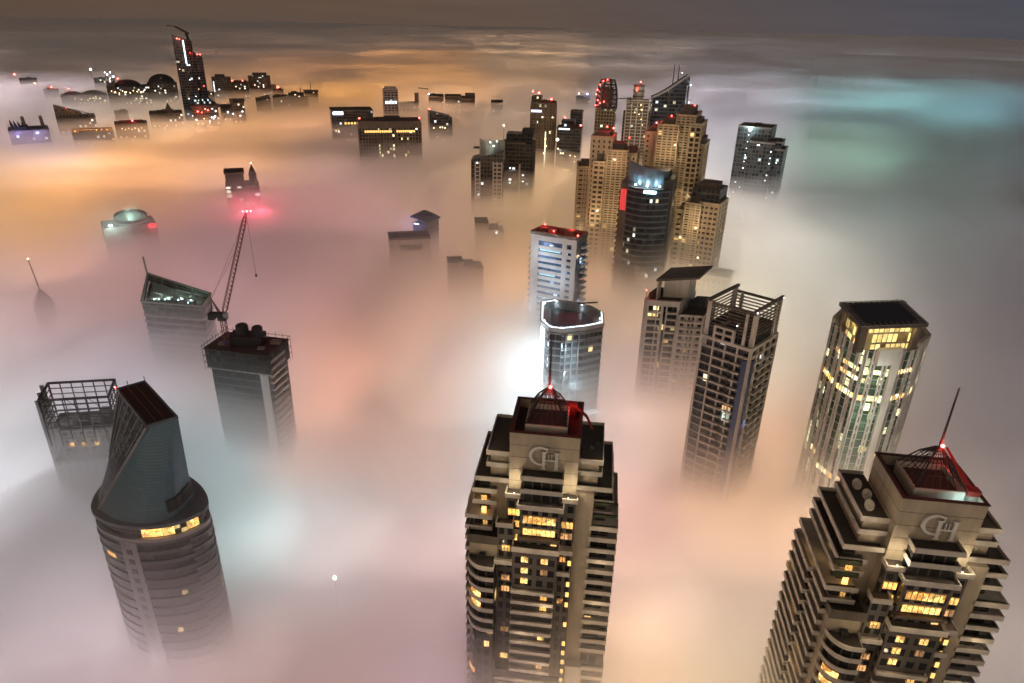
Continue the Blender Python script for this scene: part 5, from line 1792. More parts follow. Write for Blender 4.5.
t, Pp, z, k, fw, dp = far('office_block', 'hazy building far behind with blue and white lamps on its roof', 583, 98, 104, 14, 30, 0, 'far', bits=2, cat='building')
beacon(t, fw * 0.28, -dp * 0.5, z + 1, k, 2.6, 'bluelamp', e=16000, col=(0.3, 0.4, 1))
beacon(t, -fw * 0.3, -dp * 0.5, z + 4, k, 1.6, 'whitelamp', e=2000, col=(0.7, 0.8, 1))

# ---- tops that only just break the fog, middle left
c, yaw, fw, dp, z, k = rect_plan(409, 239, 257, 42, 16, -4, 142)
t = thing('building_top', 'flat-roofed box of a building, dark roof and taupe wall, barely above fog', 'building', (c[0], c[1], 0), yaw)
Pp = rect(-fw / 2, fw / 2, -dp / 2, dp / 2)
part('wall', MB().prism(Pp, 0, z, 60, 40), M['pale'], t)
part('roof', MB().prism(inset(Pp, 0.8), z, z + 0.2), M['darker'], t)
part('parapet', parapet(Pp, z, 1.3, 0.8, 0.3), M['brown'], t)
part('sign_panel', MB().box(-fw * 0.24, fw * 0.3, -dp / 2 - 0.25, -dp / 2 - 0.05, z - 8, z - 4.2), M['brown'], t)
part('roof_spike', MB().bar((-fw * 0.3, -dp * 0.1, z), (-fw * 0.28, -dp * 0.1, z + 3.4), 0.3), M['steel'], t)
c, yaw, fw, dp, z, k = rect_plan(426, 224, 243, 26, 18, 30, 142)
t = thing('building_top', 'violet-lit building top under an upswept curved roof, rising from fog', 'building', (c[0], c[1], 0), yaw)
part('wall', MB().prism(rect(-fw / 2, fw / 2, -dp / 2, dp / 2), 0, z, 5, 4), W['grey'], t)
rf = MB()
for i in range(8):
    u0, u1 = i / 8, (i + 1) / 8
    f0, f1 = 3.2 * math.cos(u0 * 1.6 + 0.2), 3.2 * math.cos(u1 * 1.6 + 0.2)
    b = len(rf.v)
    for u_, f_ in ((u0, f0), (u1, f1)):
        x = -fw * 0.62 + fw * 1.2 * u_
        rf.v += [(x, -dp * 0.58, z + 1.0 + f_), (x, dp * 0.58, z + 1.2 + f_), (x, -dp * 0.58, z + 2.0 + f_), (x, dp * 0.58, z + 2.2 + f_)]
    for f in ((0, 1, 5, 4), (2, 6, 7, 3), (0, 4, 6, 2), (1, 3, 7, 5), (0, 2, 3, 1), (4, 5, 7, 6)):
        rf.face([b + i_ for i_ in f])
part('curved_roof', rf, M['bluegrey'], t)
part('roof_arm', MB().bar((0, 0, z + 4.5), (fw * 0.5, 0, z + 4.9), 0.3), M['steel'], t)
for (u, zz) in ((-0.6, 1), (-0.1, -7)):
    point('violet_light', t.matrix_basis @ Vector((fw * u, -dp * 0.5 - 7, z + zz - 2)), (0.42, 0.36, 1.0), 2600, 2)
c, yaw, fw, dp, z, k = rect_plan(489, 229, 240, 30, 18, -4, 140)
t = thing('building_top', 'stepped roof of a sunken building with one white lamp', 'building', (c[0], c[1], 0), yaw)
for i, (u0, u1, dz) in enumerate(((-0.5, -0.05, 4), (-0.06, 0.32, -1.0), (0.30, 0.5, -3.0))):
    Pp = rect(fw * u0 + 0.02 * i, fw * u1 - 0.02 * i, -dp / 2 + i * 0.04, dp / 2)
    part('wall', MB().prism(Pp, 0, z + dz, 6, 4), M['grey'], t)
    part('roof', MB().prism(inset(Pp, 0.3), z + dz, z + dz + 0.25), M['brown'], t)
    part('parapet', parapet(Pp, z + dz, 0.7, 0.4, 0.2), M['brown'], t)
lamp_part('lamp', 'whitelamp', t, (fw * 0.24, -dp / 2 - 0.6, z - 3.2), 0.75)
point('roof_light', t.matrix_basis @ Vector((fw * 0.24, -dp / 2 - 3, z - 2.5)), (1, 0.9, 0.75), 800, 0.5)
part('antenna', MB().bar((fw * 0.3, 0, z - 1), (fw * 0.3, 0, z + 3.6), 0.18), M['steel'], t)
c, yaw, fw, dp, z, k = rect_plan(465, 267, 276, 37, 14, -6, 142)
t = thing('building_top', 'long roof stepping down to one side, nearly drowned in fog', 'building', (c[0], c[1], 0), yaw)
for i, (u0, u1, dz) in enumerate(((-0.5, -0.08, 2.6), (-0.1, 0.24, 0.0), (0.22, 0.5, -1.6))):
    Pp = rect(fw * u0 + 0.02 * i, fw * u1 - 0.02 * i, -dp / 2 + i * 0.04, dp / 2)
    part('wall', MB().prism(Pp, 0, z + dz, 6, 4), M['grey'], t)
    part('roof', MB().prism(inset(Pp, 0.3), z + dz, z + dz + 0.25), M['brown'], t)
    part('parapet', parapet(Pp, z + dz, 0.7, 0.4, 0.2), M['grey'], t)

# ---- round glass-dished top, castle-like top, pyramid with mast
c, yaw, fw, dp, z, k = rect_plan(128, 222, 244, 50, 24, -4, 140)
t = thing('building_top', 'building top with a tilted round glass dish, lit green-white', 'building', (c[0], c[1], 0), yaw)
part('wall', MB().prism(rect(-fw / 2, fw / 2, -dp / 2, dp / 2), 0, z - 3, 4, 4), M['grey'], t)
part('roof', MB().prism(rect(-fw * 0.48, fw * 0.48, -dp * 0.46, dp * 0.46), z - 3, z - 2.7), M['dark'], t)
R_ = 15.5 / k
rd = [(R_ * math.cos(a * math.pi / 16), R_ * math.sin(a * math.pi / 16)) for a in range(32)]
rd = [(a + fw * 0.07, b) for a, b in rd]
tl = [z + 2.0 + b * 0.16 for a, b in rd]
part('drum', MB().prism(rd, z - 3, tl, 3, 3, cap=False), M['steel'], t)
part('glass_dish', MB().prism([(fw * 0.07 + (a - fw * 0.07) * 0.9, b * 0.9) for a, b in rd], z - 2, [q - 1.6 for q in tl]), M['greenm'], t)
part('drum_rim', MB().prism(inset(rd, -0.4), z - 2.6, z - 1.8), M['lsteel'], t)
lamp_part('lamp', 'teal', t, (fw * 0.02, -R_ * 0.55, z + 0.8), 0.6)
point('dish_light', t.matrix_basis @ Vector((fw * 0.07, 0, z + 5)), (0.7, 1, 0.85), 3200, 1.5)
part('floodlight', MB().ball((-fw * 0.36, -dp * 0.52, z - 1), 1.3, 10, 6, 0.6), M['whitelamp'], t)
point('flood_light', t.matrix_basis @ Vector((-fw * 0.36, -dp * 0.5 - 5, z + 0.5)), (0.65, 1, 0.85), 7500, 2)
part('red_panel', MB().box(fw * 0.34, fw * 0.49, -dp / 2 - 0.7, -dp / 2 - 0.1, z - 6, z - 3.2), M['screen'], t)
point('red_panel_light', t.matrix_basis @ Vector((fw * 0.42, -dp / 2 - 4, z - 4)), (1, 0.06, 0.08), 1600, 1)
c, yaw, fw, dp, z, k = rect_plan(242, 184, 196, 32, 26, 0, 140)
t = thing('building_top', 'dark castle-like roof block and slim turret above the crane tip lights', 'building', (c[0], c[1], 0), yaw)
part('wall', MB().prism(rect(-fw / 2, fw / 2, -dp / 2, dp / 2), 0, z - 2, 5, 4), W['far'], t)
part('block', MB().prism(rect(-fw * 0.46, fw * 0.08, -dp * 0.4, dp * 0.4), z - 2, z + 9, 3, 3), M['darker'], t)
part('battlement', parapet(rect(-fw * 0.46, fw * 0.08, -dp * 0.4, dp * 0.4), z + 9, 1.2, 0.8, 0.8), M['brown'], t)
tw = [(fw * 0.35 + 3.4 * math.cos(a * math.pi / 4), 3.4 * math.sin(a * math.pi / 4)) for a in range(8)]
part('turret', MB().prism(tw, z - 2, z + 7), M['darker'], t)
part('spire', MB().prism(tw, z + 7, z + 15, top=[(fw * 0.35 + (a - fw * 0.35) * 0.08, b * 0.08) for a, b in tw]), M['brown'], t)
lamp_part('lamp', 'warmlamp', t, (fw * 0.35, 0, z + 16), 0.8)
c, yaw, fw, dp, z, k = rect_plan(39, 287, 289, 18, 14, 0, 152)
z -= 10
t = thing('building_top', 'faint pyramid roof with a leaning mast and a tiny warm lamp, deep in fog', 'building', (c[0], c[1], 0), yaw)
Pp = rect(-fw / 2, fw / 2, -dp / 2, dp / 2)
part('wall', MB().prism(Pp, 0, z - 3, 4, 4), M['grey'], t)
part('pyramid_roof', MB().prism(Pp, z - 3, z + 6, top=[(a * 0.12, b * 0.12) for a, b in Pp]), M['brown'], t)
part('mast', MB().bar((0, 0, z + 5), (-1.5, 0, z + 25), 0.42, 0.22, 6), M['steel'], t)
lamp_part('lamp', 'warmlamp', t, (-1.5, 0, z + 25.4), 0.5)

# ---- tops along the distant fog edge
for i, (px, yt, yb, w_, lab) in enumerate(((436, 97, 105, 15, 'low hazy building with a pale green crane lamp at its edge'), (453, 97, 104, 16, 'long low hazy roof on the far fog line'),
                                           (468, 99, 108, 14, 'squat dark-topped building, right neighbour of the long low roof'), (497, 103, 109, 12, 'small lone box of a building on the far fog'),
                                           (409, 105, 110, 20, 'faint flat roof with a small block at one end in the distance'))):
    t, Pp, z, k, fw, dp = far('distant_building', lab, px, yt, yb, w_, 50, 0, 'far', bits=2, cat='building', group='far roofs beyond the hotel slab')
    if i == 0:
        beacon(t, -fw * 0.48, -dp * 0.4, z, k, 1.8, 'whitelamp', e=2500, col=(0.7, 1, 0.8))
        part('crane_jib', MB().bar((-fw * 0.5, 0, z + 12), (-fw * 1.2, 0, z + 14), 0.9), M['steel'], t)
    if i == 2:
        part('upper_block', MB().box(-fw * 0.2, fw * 0.5, -10, 10, z, z + 8), M['brown'], t)
    if i == 4:
        part('upper_block', MB().box(fw * 0.3, fw * 0.5, -10, 10, z, z + 18), M['brown'], t)

# ---- lake towers at the left horizon
LG = 'towers of the far left district'
lake = [
    # px, yt, yb, width, wall, label, special
    (29, 131, 143, 34, 'dark', 'violet-lit low block crowned with slanted fins and two horns', 'fins'),
    (28, 79, 86, 15, 'far', 'thin dark roof on the fog crest with a white lamp below it', 'redleft'),
    (51, 90, 97, 13, 'far', 'small dark tower top with one red lamp in the middle', 'red'),
    (84, 96, 106, 40, 'far', 'broad twin-humped dark building with red lamp and white window', 'humps'),
    (76, 118, 130, 34, 'far', 'wedge-roofed dark building sloping down away from a sharp peak', 'wedge'),
    (93, 133, 141, 36, 'far', 'low flat building whose roof is washed in orange light', 'orange'),
    (131, 124, 135, 29, 'far', 'low dark building with maroon roof and one red lamp', 'redroof'),
    (121, 112, 119, 12, 'far', 'small dark box of a building behind the maroon roof', ''),
    (128, 87, 106, 38, 'far', 'wide dark building with shouldered dome and ribbon of lit windows', 'dome'),
    (104, 79, 92, 18, 'far', 'building top flooded by white construction lamps', 'white'),
    (162, 84, 104, 27, 'far', 'arch-topped dark tower beside the tallest distant tower', 'arch'),
    (166, 114, 124, 30, 'far', 'low roofed building with a stepped pyramid peak', 'pyramid'),
    (205, 108, 122, 24, 'far', 'building with red and white lamps at the foot of the tallest distant tower', 'redwhite'),
    (221, 78, 100, 18, 'dark', 'plain dark tower with one lit white edge line', 'edge'),
    (239, 83, 99, 18, 'far', 'brown tower with two red lamps on its crown', 'twored'),
    (259, 77, 97, 21, 'far', 'tall hazy tower with stepped crown behind its lower neighbours', 'stepped'),
    (237, 102, 120, 13, 'far', 'narrow dark-topped tower with white lamps halfway down', 'lamps'),
    (226, 107, 118, 11, 'far', 'narrow low tower with a broad dark cap', 'cap'),
    (263, 99, 111, 14, 'far', 'short tower with pale slanted top floors in orange fog', 'slant'),
    (281, 97, 108, 16, 'far', 'short tower with a wavy roof line in orange fog', 'wave'),
    (278, 90, 98, 10, 'far', 'small red-lamped block behind the wavy roof', 'redlamp'),
    (296, 94, 108, 15, 'far', 'short dark tower with arched side wings near a mast', 'wings'),
    (311, 92, 103, 13, 'far', 'short tower carrying a tall thin mast', 'mast'),
    (207, 93, 105, 13, 'far', 'low dark block right behind the tallest distant tower', 'block'),
]
for (px, yt, yb, w_, wl, lab, sp_) in lake:
    t, Pp, z, k, fw, dp = far('distant_tower', lab, px, yt, yb, w_, None if w_ < 30 else 40, 0, wl, bits=2, group=LG, trim='darker')
    u = 1 / k      # metres to one pixel
    if sp_ == 'fins':
        for q in range(5):
            x = -fw * 0.42 + q * fw * 0.09
            part('fin', MB().prism([(x, -dp * 0.4), (x + fw * 0.07, -dp * 0.4), (x + fw * 0.07, dp * 0.3), (x, dp * 0.3)], z, [z + u * (9 - q), z + u * 3, z + u * 3, z + u * (9 - q)]), M['darker'], t)
        for x in (-fw * 0.12, fw * 0.34):
            part('horn', MB().prism(rect(x, x + fw * 0.1, -4, 6), z, z + u * 12, top=rect(x - 0.5, x + fw * 0.07, -3, 4)), M['brown'], t)
        for x in (-0.3, 0.2):
            point('violet_light', t.matrix_basis @ Vector((fw * x, -dp / 2 - 14, z - 3)), (0.45, 0.35, 1), 9000, 3)
        lamp_part('lamp', 'whitelamp', t, (fw * 0.2, -dp / 2 - 1, z - 2 * u), u)
    if sp_ == 'redleft':
        beacon(t, -fw * 0.7, 0, z + 1 * u, k, 2.4, e=3500)
        lamp_part('lamp', 'warmlamp', t, (fw * 0.3, -dp / 2 - 1, z - 4 * u), 1.1 * u)
    if sp_ in ('red', 'redroof', 'redlamp'):
        beacon(t, fw * 0.06, -dp * 0.3, z, k, 2.0, e=4000)
        if sp_ == 'redroof':
            part('roof_cap', MB().prism(rect(-fw * 0.45, fw * 0.45, -dp * 0.4, dp * 0.4), z + 0.3, z + 2 * u, top=rect(-fw * 0.35, fw * 0.38, -dp * 0.3, dp * 0.3)), M['maroon'], t)
            for q in range(7):
                lamp_part('lamp', 'warmlamp', t, (fw * (-0.3 + q * 0.1), -dp / 2 - 0.8, z - (4 + q % 2) * u), 0.5 * u)
    if sp_ == 'humps':
        for (x, r_) in ((-0.24, 0.22), (0.22, 0.26)):
            part('hump', MB().ball((fw * x, 0, z), fw * r_, 14, 5, 0.42, True), M['darker'], t)
        beacon(t, -fw * 0.3, 0, z + 4 * u, k, 1.6, e=1500)
        for q in range(5):
            lamp_part('lamp', 'warmlamp', t, (fw * (-0.2 + q * 0.13), -dp / 2 - 0.8, z - (2 + q % 3) * u), 0.55 * u)
    if sp_ == 'wedge':
        part('wedge', MB().prism(rect(-fw * 0.5, fw * 0.42, -dp * 0.45, dp * 0.4), z, [z + 12 * u, z + 1 * u, z + 1 * u, z + 11 * u], 4, 4), W['far'], t)
    if sp_ == 'orange':
        for q in range(7):
            x = fw * (-0.42 + q * 0.13)
            lamp_part('lamp', 'orange', t, (x, -dp * 0.2 + (q % 2) * 5, z + 1.3 * u), 0.55 * u)
            if q % 2 == 0:
                point('roof_light', t.matrix_basis @ Vector((x, 0, z + 3.5 * u)), (1, 0.36, 0.08), 5500, 1)
    if sp_ == 'dome':
        part('dome', MB().ball((0, 0, z), fw * 0.33, 16, 6, 0.5, True), M['darker'], t)
        part('shoulder', MB().box(-fw * 0.48, -fw * 0.3, -dp * 0.4, dp * 0.4, z, z + 3 * u), M['brown'], t)
        for q in range(10):
            lamp_part('lamp', 'warmlamp', t, (fw * (-0.4 + q * 0.085), -dp / 2 - 0.8, z - (3.5 + (q * 7) % 3) * u), 0.5 * u)
        beacon(t, -fw * 0.2, -dp * 0.3, z + 5 * u, k, 2.0, e=1500)
    if sp_ == 'white':
        for (x, zz, r_) in ((-0.55, 9, 1.8), (0.2, 4, 1.2), (0.36, 6, 1.0), (0.48, 2, 1.2), (0.3, 0, 1.4), (0.1, 6, 0.8), (0.45, -3, 1.2)):
            part('lamp_pole', MB().bar((fw * x, -dp * 0.3, z), (fw * x, -dp * 0.3, z + max(1, zz) * u), 0.35), M['steel'], t)
            lamp_part('lamp', 'whitelamp', t, (fw * x, -dp * 0.35, z + zz * u), r_ * u * 0.8)
        point('work_light', t.matrix_basis @ Vector((fw * 0.2, -dp * 0.8, z + 6 * u)), (0.95, 0.97, 1), 26000, 2)
        point('work_light', t.matrix_basis @ Vector((-fw * 0.6, -dp * 0.8, z + 9 * u)), (0.95, 0.97, 1), 16000, 2)
    if sp_ == 'arch':
        part('arch_top', MB().ball((0, 0, z), fw * 0.46, 16, 6, 0.72, True), M['darker'], t)
        part('arch_rib', MB().box(-fw * 0.04, fw * 0.04, -dp * 0.5 - 1.5, dp * 0.4, z - 30 * 0.2, z + fw * 0.25), M['brown'], t)
    if sp_ == 'pyramid':
        part('step', MB().box(-fw * 0.1, fw * 0.25, -dp * 0.3, dp * 0.3, z, z + 2.5 * u), M['brown'], t)
        b_ = rect(0, fw * 0.2, -dp * 0.2, dp * 0.2)
        part('peak', MB().prism(b_, z + 2.5 * u, z + 9 * u, top=[(fw * 0.1 + (a - fw * 0.1) * 0.1, b * 0.1) for a, b in b_]), M['brown'], t)
    if sp_ == 'redwhite':
        for (x, zz, m_, r_) in ((-0.3, -3, 'red', 1.2), (-0.15, -4, 'red', 0.8), (0.1, -2, 'red', 1.0), (0.4, -3, 'whitelamp', 1.1), (0.2, -9, 'whitelamp', 0.9), (0.34, -8, 'whitelamp', 1.0), (-0.1, -10, 'warmlamp', 0.7)):
            lamp_part('beacon' if m_ == 'red' else 'lamp', m_, t, (fw * x, -dp / 2 - 1.5, z + zz * u), r_ * u * 0.8)
        point('beacon_light', t.matrix_basis @ Vector((-fw * 0.2, -dp * 0.9, z)), (1, 0.06, 0.05), 6000, 2)
    if sp_ == 'edge':
        part('light_strip', MB().box(-fw * 0.44, -fw * 0.40, -dp / 2 - 0.9, -dp / 2 - 0.3, z - 13 * u, z - 3 * u), M['strip'], t)
        part('upper_block', MB().box(-fw * 0.3, fw * 0.2, -dp * 0.3, dp * 0.3, z, z + 3 * u), M['darker'], t)
    if sp_ == 'twored':
        for x in (-0.35, 0.2):
            beacon(t, fw * x, -dp * 0.3, z, k, 1.5, e=1500)
        part('upper_block', MB().box(-fw * 0.25, fw * 0.4, -dp * 0.3, dp * 0.3, z, z + 2 * u), M['maroon'], t)
    if sp_ == 'stepped':
        part('upper_block', MB().prism(rect(-fw * 0.3, fw * 0.35, -dp * 0.3, dp * 0.3), z, z + 3.5 * u, 3, 3), W['far'], t)
        part('shoulder', MB().box(fw * 0.5, fw * 0.72, -dp * 0.4, dp * 0.4, 0, z - 8 * u), M['brown'], t)
    if sp_ in ('lamps', 'redwhite'):
        for (x, zz) in ((-0.4, -11), (0.1, -13), (0.3, -9)):
            lamp_part('lamp', 'whitelamp', t, (fw * x, -dp / 2 - 1, z + zz * u), 0.75 * u)
        part('roof_cap', MB().box(-fw * 0.55, fw * 0.55, -dp * 0.5, dp * 0.5, z + 0.2, z + 2.5 * u), M['darker'], t)
    if sp_ == 'cap':
        part('roof_cap', MB().box(-fw * 0.6, fw * 0.6, -dp * 0.5, dp * 0.5, z + 0.2, z + 2 * u), M['darker'], t)
        lamp_part('lamp', 'whitelamp', t, (fw * 0.1, -dp / 2 - 1, z - 5 * u), 0.9 * u)
    if sp_ == 'slant':
        part('slanted_top', MB().prism(rect(-fw * 0.45, fw * 0.45, -dp * 0.4, dp * 0.4), z, [z + 0.5 * u, z + 3.5 * u, z + 3.5 * u, z + 0.5 * u]), M['brown'], t)
    if sp_ == 'wave':
        for q in range(3):
            part('roof_wave', MB().ball((fw * (-0.3 + q * 0.3), 0, z), fw * 0.18, 10, 4, 0.7, True), M['brown'], t)
        lamp_part('lamp', 'warmlamp', t, (0, -dp / 2 - 1, z - 4 * u), 0.6 * u)
    if sp_ == 'wings':
        for x in (-0.6, 0.6):
            part('side_wing', MB().prism(rect(fw * x - 4, fw * x + 4, -dp * 0.3, dp * 0.3), 0, z - 3 * u, 3, 3), W['far'], t)
        part('antenna', MB().bar((fw * 0.3, 0, z), (fw * 0.3, 0, z + 6 * u), 0.5), M['steel'], t)
    if sp_ == 'mast':
        part('mast', MB().bar((0, 0, z), (0, 0, z + 11 * u), 0.7, 0.3), M['steel'], t)
        part('top_floor', MB().box(-fw * 0.55, fw * 0.55, -dp * 0.4, dp * 0.4, z, z + 1.5 * u), M['brown'], t)

# ---- the tallest distant tower: two curved slabs, the front one higher, leaning mast
c, yaw, fw, dp, z, k = rect_plan(183, 40, 118, 18, 30, 0)
t = thing('skyscraper', 'tallest distant tower, twin dark slabs lit by white strips, with slanted roof blade', 'tower', (c[0], c[1], 0), yaw)
u = 1 / k


def slab(x0, x1, zt0, zt1, y0, y1):
    pl = [(x0, y1)] + [(x0 + (x1 - x0) * i / 8, y0 - 5 * math.sin(math.pi * i / 8)) for i in range(9)] + [(x1, y1)]
    zz = [zt0] + [zt0 + (zt1 - zt0) * i / 8 for i in range(9)] + [zt1]
    return MB().prism(pl, 0, zz, 3.2, 4)


part('front_slab', slab(-fw * 0.55, fw * 0.42, z + 5 * u, z - 1 * u, -dp / 2, 0), W['night'], t)
part('rear_slab', slab(fw * 0.25, fw * 0.86, z - 10 * u, z - 16 * u, -dp * 0.2, dp / 2), W['night'], t)
part('shoulder', slab(fw * 0.6, fw * 1.25, z - 52 * u, z - 62 * u, -dp * 0.3, dp / 2), W['night'], t)
part('light_strip', MB().box(-fw * 0.05, fw * 0.02, -dp / 2 - 6.2, -dp / 2 - 5.2, z - 22 * u, z + 0 * u), M['strip'], t)
bl = MB()
bl.bar((-fw * 0.72, 0, z + 13 * u), (-fw * 0.3, 0, z + 12 * u), 0.9)
bl.bar((-fw * 0.3, 0, z + 12 * u), (fw * 0.36, 0, z + 5.5 * u), 2.0)
bl.bar((fw * 0.2, 0, z + 6 * u), (fw * 0.3, 0, z - 1 * u), 1.6)
part('roof_blade', bl, M['steel'], t)
for (x, zz, m_, r_) in ((-0.3, 1.5, 'red', 1.3), (-0.18, 1, 'red', 1.0), (0.6, -13, 'red', 1.1), (0.75, -13, 'red', 1.1), (0.7, -43, 'red', 0.8),
                        (0.02, -23, 'whitelamp', 1.0), (0.12, -23, 'whitelamp', 1.0), (0.02, -37, 'whitelamp', 0.7), (-0.4, -20, 'warmlamp', 0.6), (-0.42, -27, 'warmlamp', 0.5),
                        (-0.2, -55, 'whitelamp', 0.8), (0.2, -53, 'whitelamp', 0.8), (0.3, -57, 'warmlamp', 0.6), (-0.15, -72, 'whitelamp', 0.9), (-0.1, -66, 'warmlamp', 0.6),
                        (0.1, -76, 'warmlamp', 0.7), (-0.25, -80, 'warmlamp', 0.6), (0.4, -46, 'warmlamp', 0.6)):
    lamp_part('beacon' if m_ == 'red' else 'lamp', m_, t, (fw * x, -dp / 2 - 7, z + zz * u), r_ * u * 0.62)
for (x, zz) in ((-0.3, 2), (0.7, -12)):
    point('beacon_light', t.matrix_basis @ Vector((fw * x, -dp / 2 - 12, z + zz * u)), (1, 0.06, 0.05), 3500, 1)

# overall strengths: air, town behind the camera, added warm sky there
HAZE = 0.0
BACK = 30.0
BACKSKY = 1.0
FILL_SUN = 0.06


# ================================================================== ground, fog, air
def srgb(r, g, b):
    return [((c / 255 + 0.055) / 1.055) ** 2.4 if c > 10 else c / 255 / 12.92 for c in (r, g, b)]


gm_, gnt, gbs = new_mat('asphalt_and_sand')
gtc = N(gnt, 'ShaderNodeTexCoord')
gn = N(gnt, 'ShaderNodeTexNoise')
gn.inputs['Scale'].default_value = 0.01
gn.inputs['Detail'].default_value = 8
L(gnt, gtc.outputs['Object'], gn.inputs['Vector'])
gr = N(gnt, 'ShaderNodeValToRGB')
gr.color_ramp.elements[0].color = (0.05, 0.05, 0.05, 1)
gr.color_ramp.elements[1].color = (0.28, 0.23, 0.17, 1)
L(gnt, gn.outputs[0], gr.inputs[0])
L(gnt, gr.outputs[0], gbs.inputs['Base Color'])
gbs.inputs['Roughness'].default_value = 0.95
g = MB()
g.v += [(-14000, -3000, 0), (14000, -3000, 0), (14000, 24000, 0), (-14000, 24000, 0)]
g.face((0, 1, 2, 3))
go = link('ground', g.mesh('ground', gm_))
go['kind'] = 'structure'
go['label'] = 'dark asphalt and sand ground far below the fog'


def fog_mat(name, d, col=(0.985, 0.985, 0.985)):
    m = bpy.data.materials.new(name)
    m.use_nodes = True
    nt = m.node_tree
    nt.nodes.clear()
    o = nt.nodes.new('ShaderNodeOutputMaterial')
    pv = nt.nodes.new('ShaderNodeVolumePrincipled')
    pv.inputs['Color'].default_value = (*col, 1)
    pv.inputs['Density'].default_value = d
    pv.inputs['Density Attribute'].default_value = ''
    pv.inputs['Color Attribute'].default_value = ''
    pv.inputs['Temperature Attribute'].default_value = ''
    nt.links.new(pv.outputs[0], o.inputs['Volume'])
    m.cycles.homogeneous_volume = True
    m.cycles.volume_sampling = 'DISTANCE'
    return m


BANKS = [(*at(a, b, 140).xy, c_, d_) for a, b, c_, d_ in ((725, 470, -8, 28), (152, 592, 29, 33), (545, 640, -16, 40), (900, 660, -12, 48), (665, 380, 4, 40), (60, 480, 2, 40), (240, 420, 3, 50))]
LAYERS = ((168, 0.009), (151, 0.033), (131, 0.045))
GX, GY = 84, 100


def warp(u, near, farv):
    return near * u + (farv - near) * abs(u) ** 3.6 * (1 if u > 0 else -1)


xs = [warp(-1 + 2 * i / GX, 800, 11000) for i in range(GX + 1)]
ys = [-1000 + 2600 * (j / GY) + 19000 * (j / GY) ** 4.5 for j in range(GY + 1)]


def swell(x, y):
    """the uneven top of the fog: broad banks, billows and small wisps"""
    warp_ = noise.noise(Vector((x / 200, y / 200, 11.0))) * 60
    a = noise.noise(Vector((x / 420, y / 420, 0.3))) * 8 + noise.noise(Vector(((x + warp_) / 130, (y + warp_) / 130, 4.0))) * 8
    a += (0.5 - abs(noise.noise(Vector(((x - warp_) / 70, (y + warp_) / 70, 8.0)))) * 2) * 7.5
    a += noise.noise(Vector((x / 34, y / 34, 9.0))) * 3.4
    far_ = min(1.0, max(0.0, (y - 350) / 500))
    a += far_ * (noise.noise(Vector((x / 520, y / 130, 2.0))) * 8 + noise.noise(Vector((x / 170 + y / 400, y / 55, 6.0))) * 4)
    for (bx, by, amp, r_) in BANKS:
        a += amp * math.exp(-((x - bx) ** 2 + (y - by) ** 2) / (r_ * r_))
    return a


for li, (zt, d) in enumerate(LAYERS):
    fv, ff = [], []
    k = 1.0 - 0.1 * li
    for j, y in enumerate(ys):
        for i, x in enumerate(xs):
            fv.append((x + li * 0.7, y + li * 0.7, zt + swell(x + li * 22, y) * k))
    for j in range(GY):
        for i in range(GX):
            q = j * (GX + 1) + i
            ff.append((q, q + 1, q + GX + 2, q + GX + 1))
    # sides and bottom close the layer
    ring = [i for i in range(GX + 1)] + [j * (GX + 1) + GX for j in range(1, GY + 1)] + \
           [GY * (GX + 1) + i for i in range(GX - 1, -1, -1)] + [j * (GX + 1) for j in range(GY - 1, 0, -1)]
    b2 = len(fv)
    for r_ in ring:
        x, y, z = fv[r_]
        fv.append((x, y, 2.0 + li * 0.3))
    nr = len(ring)
    for i in range(nr):
        j = (i + 1) % nr
        ff.append((ring[i], b2 + i, b2 + j, ring[j]))
    ff.append(tuple(b2 + i for i in reversed(range(nr))))
    me = bpy.data.meshes.new('fog')
    me.from_pydata(fv, [], ff)
    me.materials.append(fog_mat('fog_layer', d))
    me.update()
    fo = link('fog', me)
    fo['kind'] = 'stuff'
    fo['label'] = ('soft top of the night fog sea', 'thick middle of the night fog sea', 'dense lower night fog lit by the city')[li]

if HAZE > 0:
    hz_ = MB().box(-12500, 12500, -1300, 22500, -1, 330)
    ho = link('haze', hz_.mesh('haze', fog_mat('haze_air', HAZE)))
    ho['kind'] = 'stuff'
    ho['label'] = 'thin hazy night air over the fog'

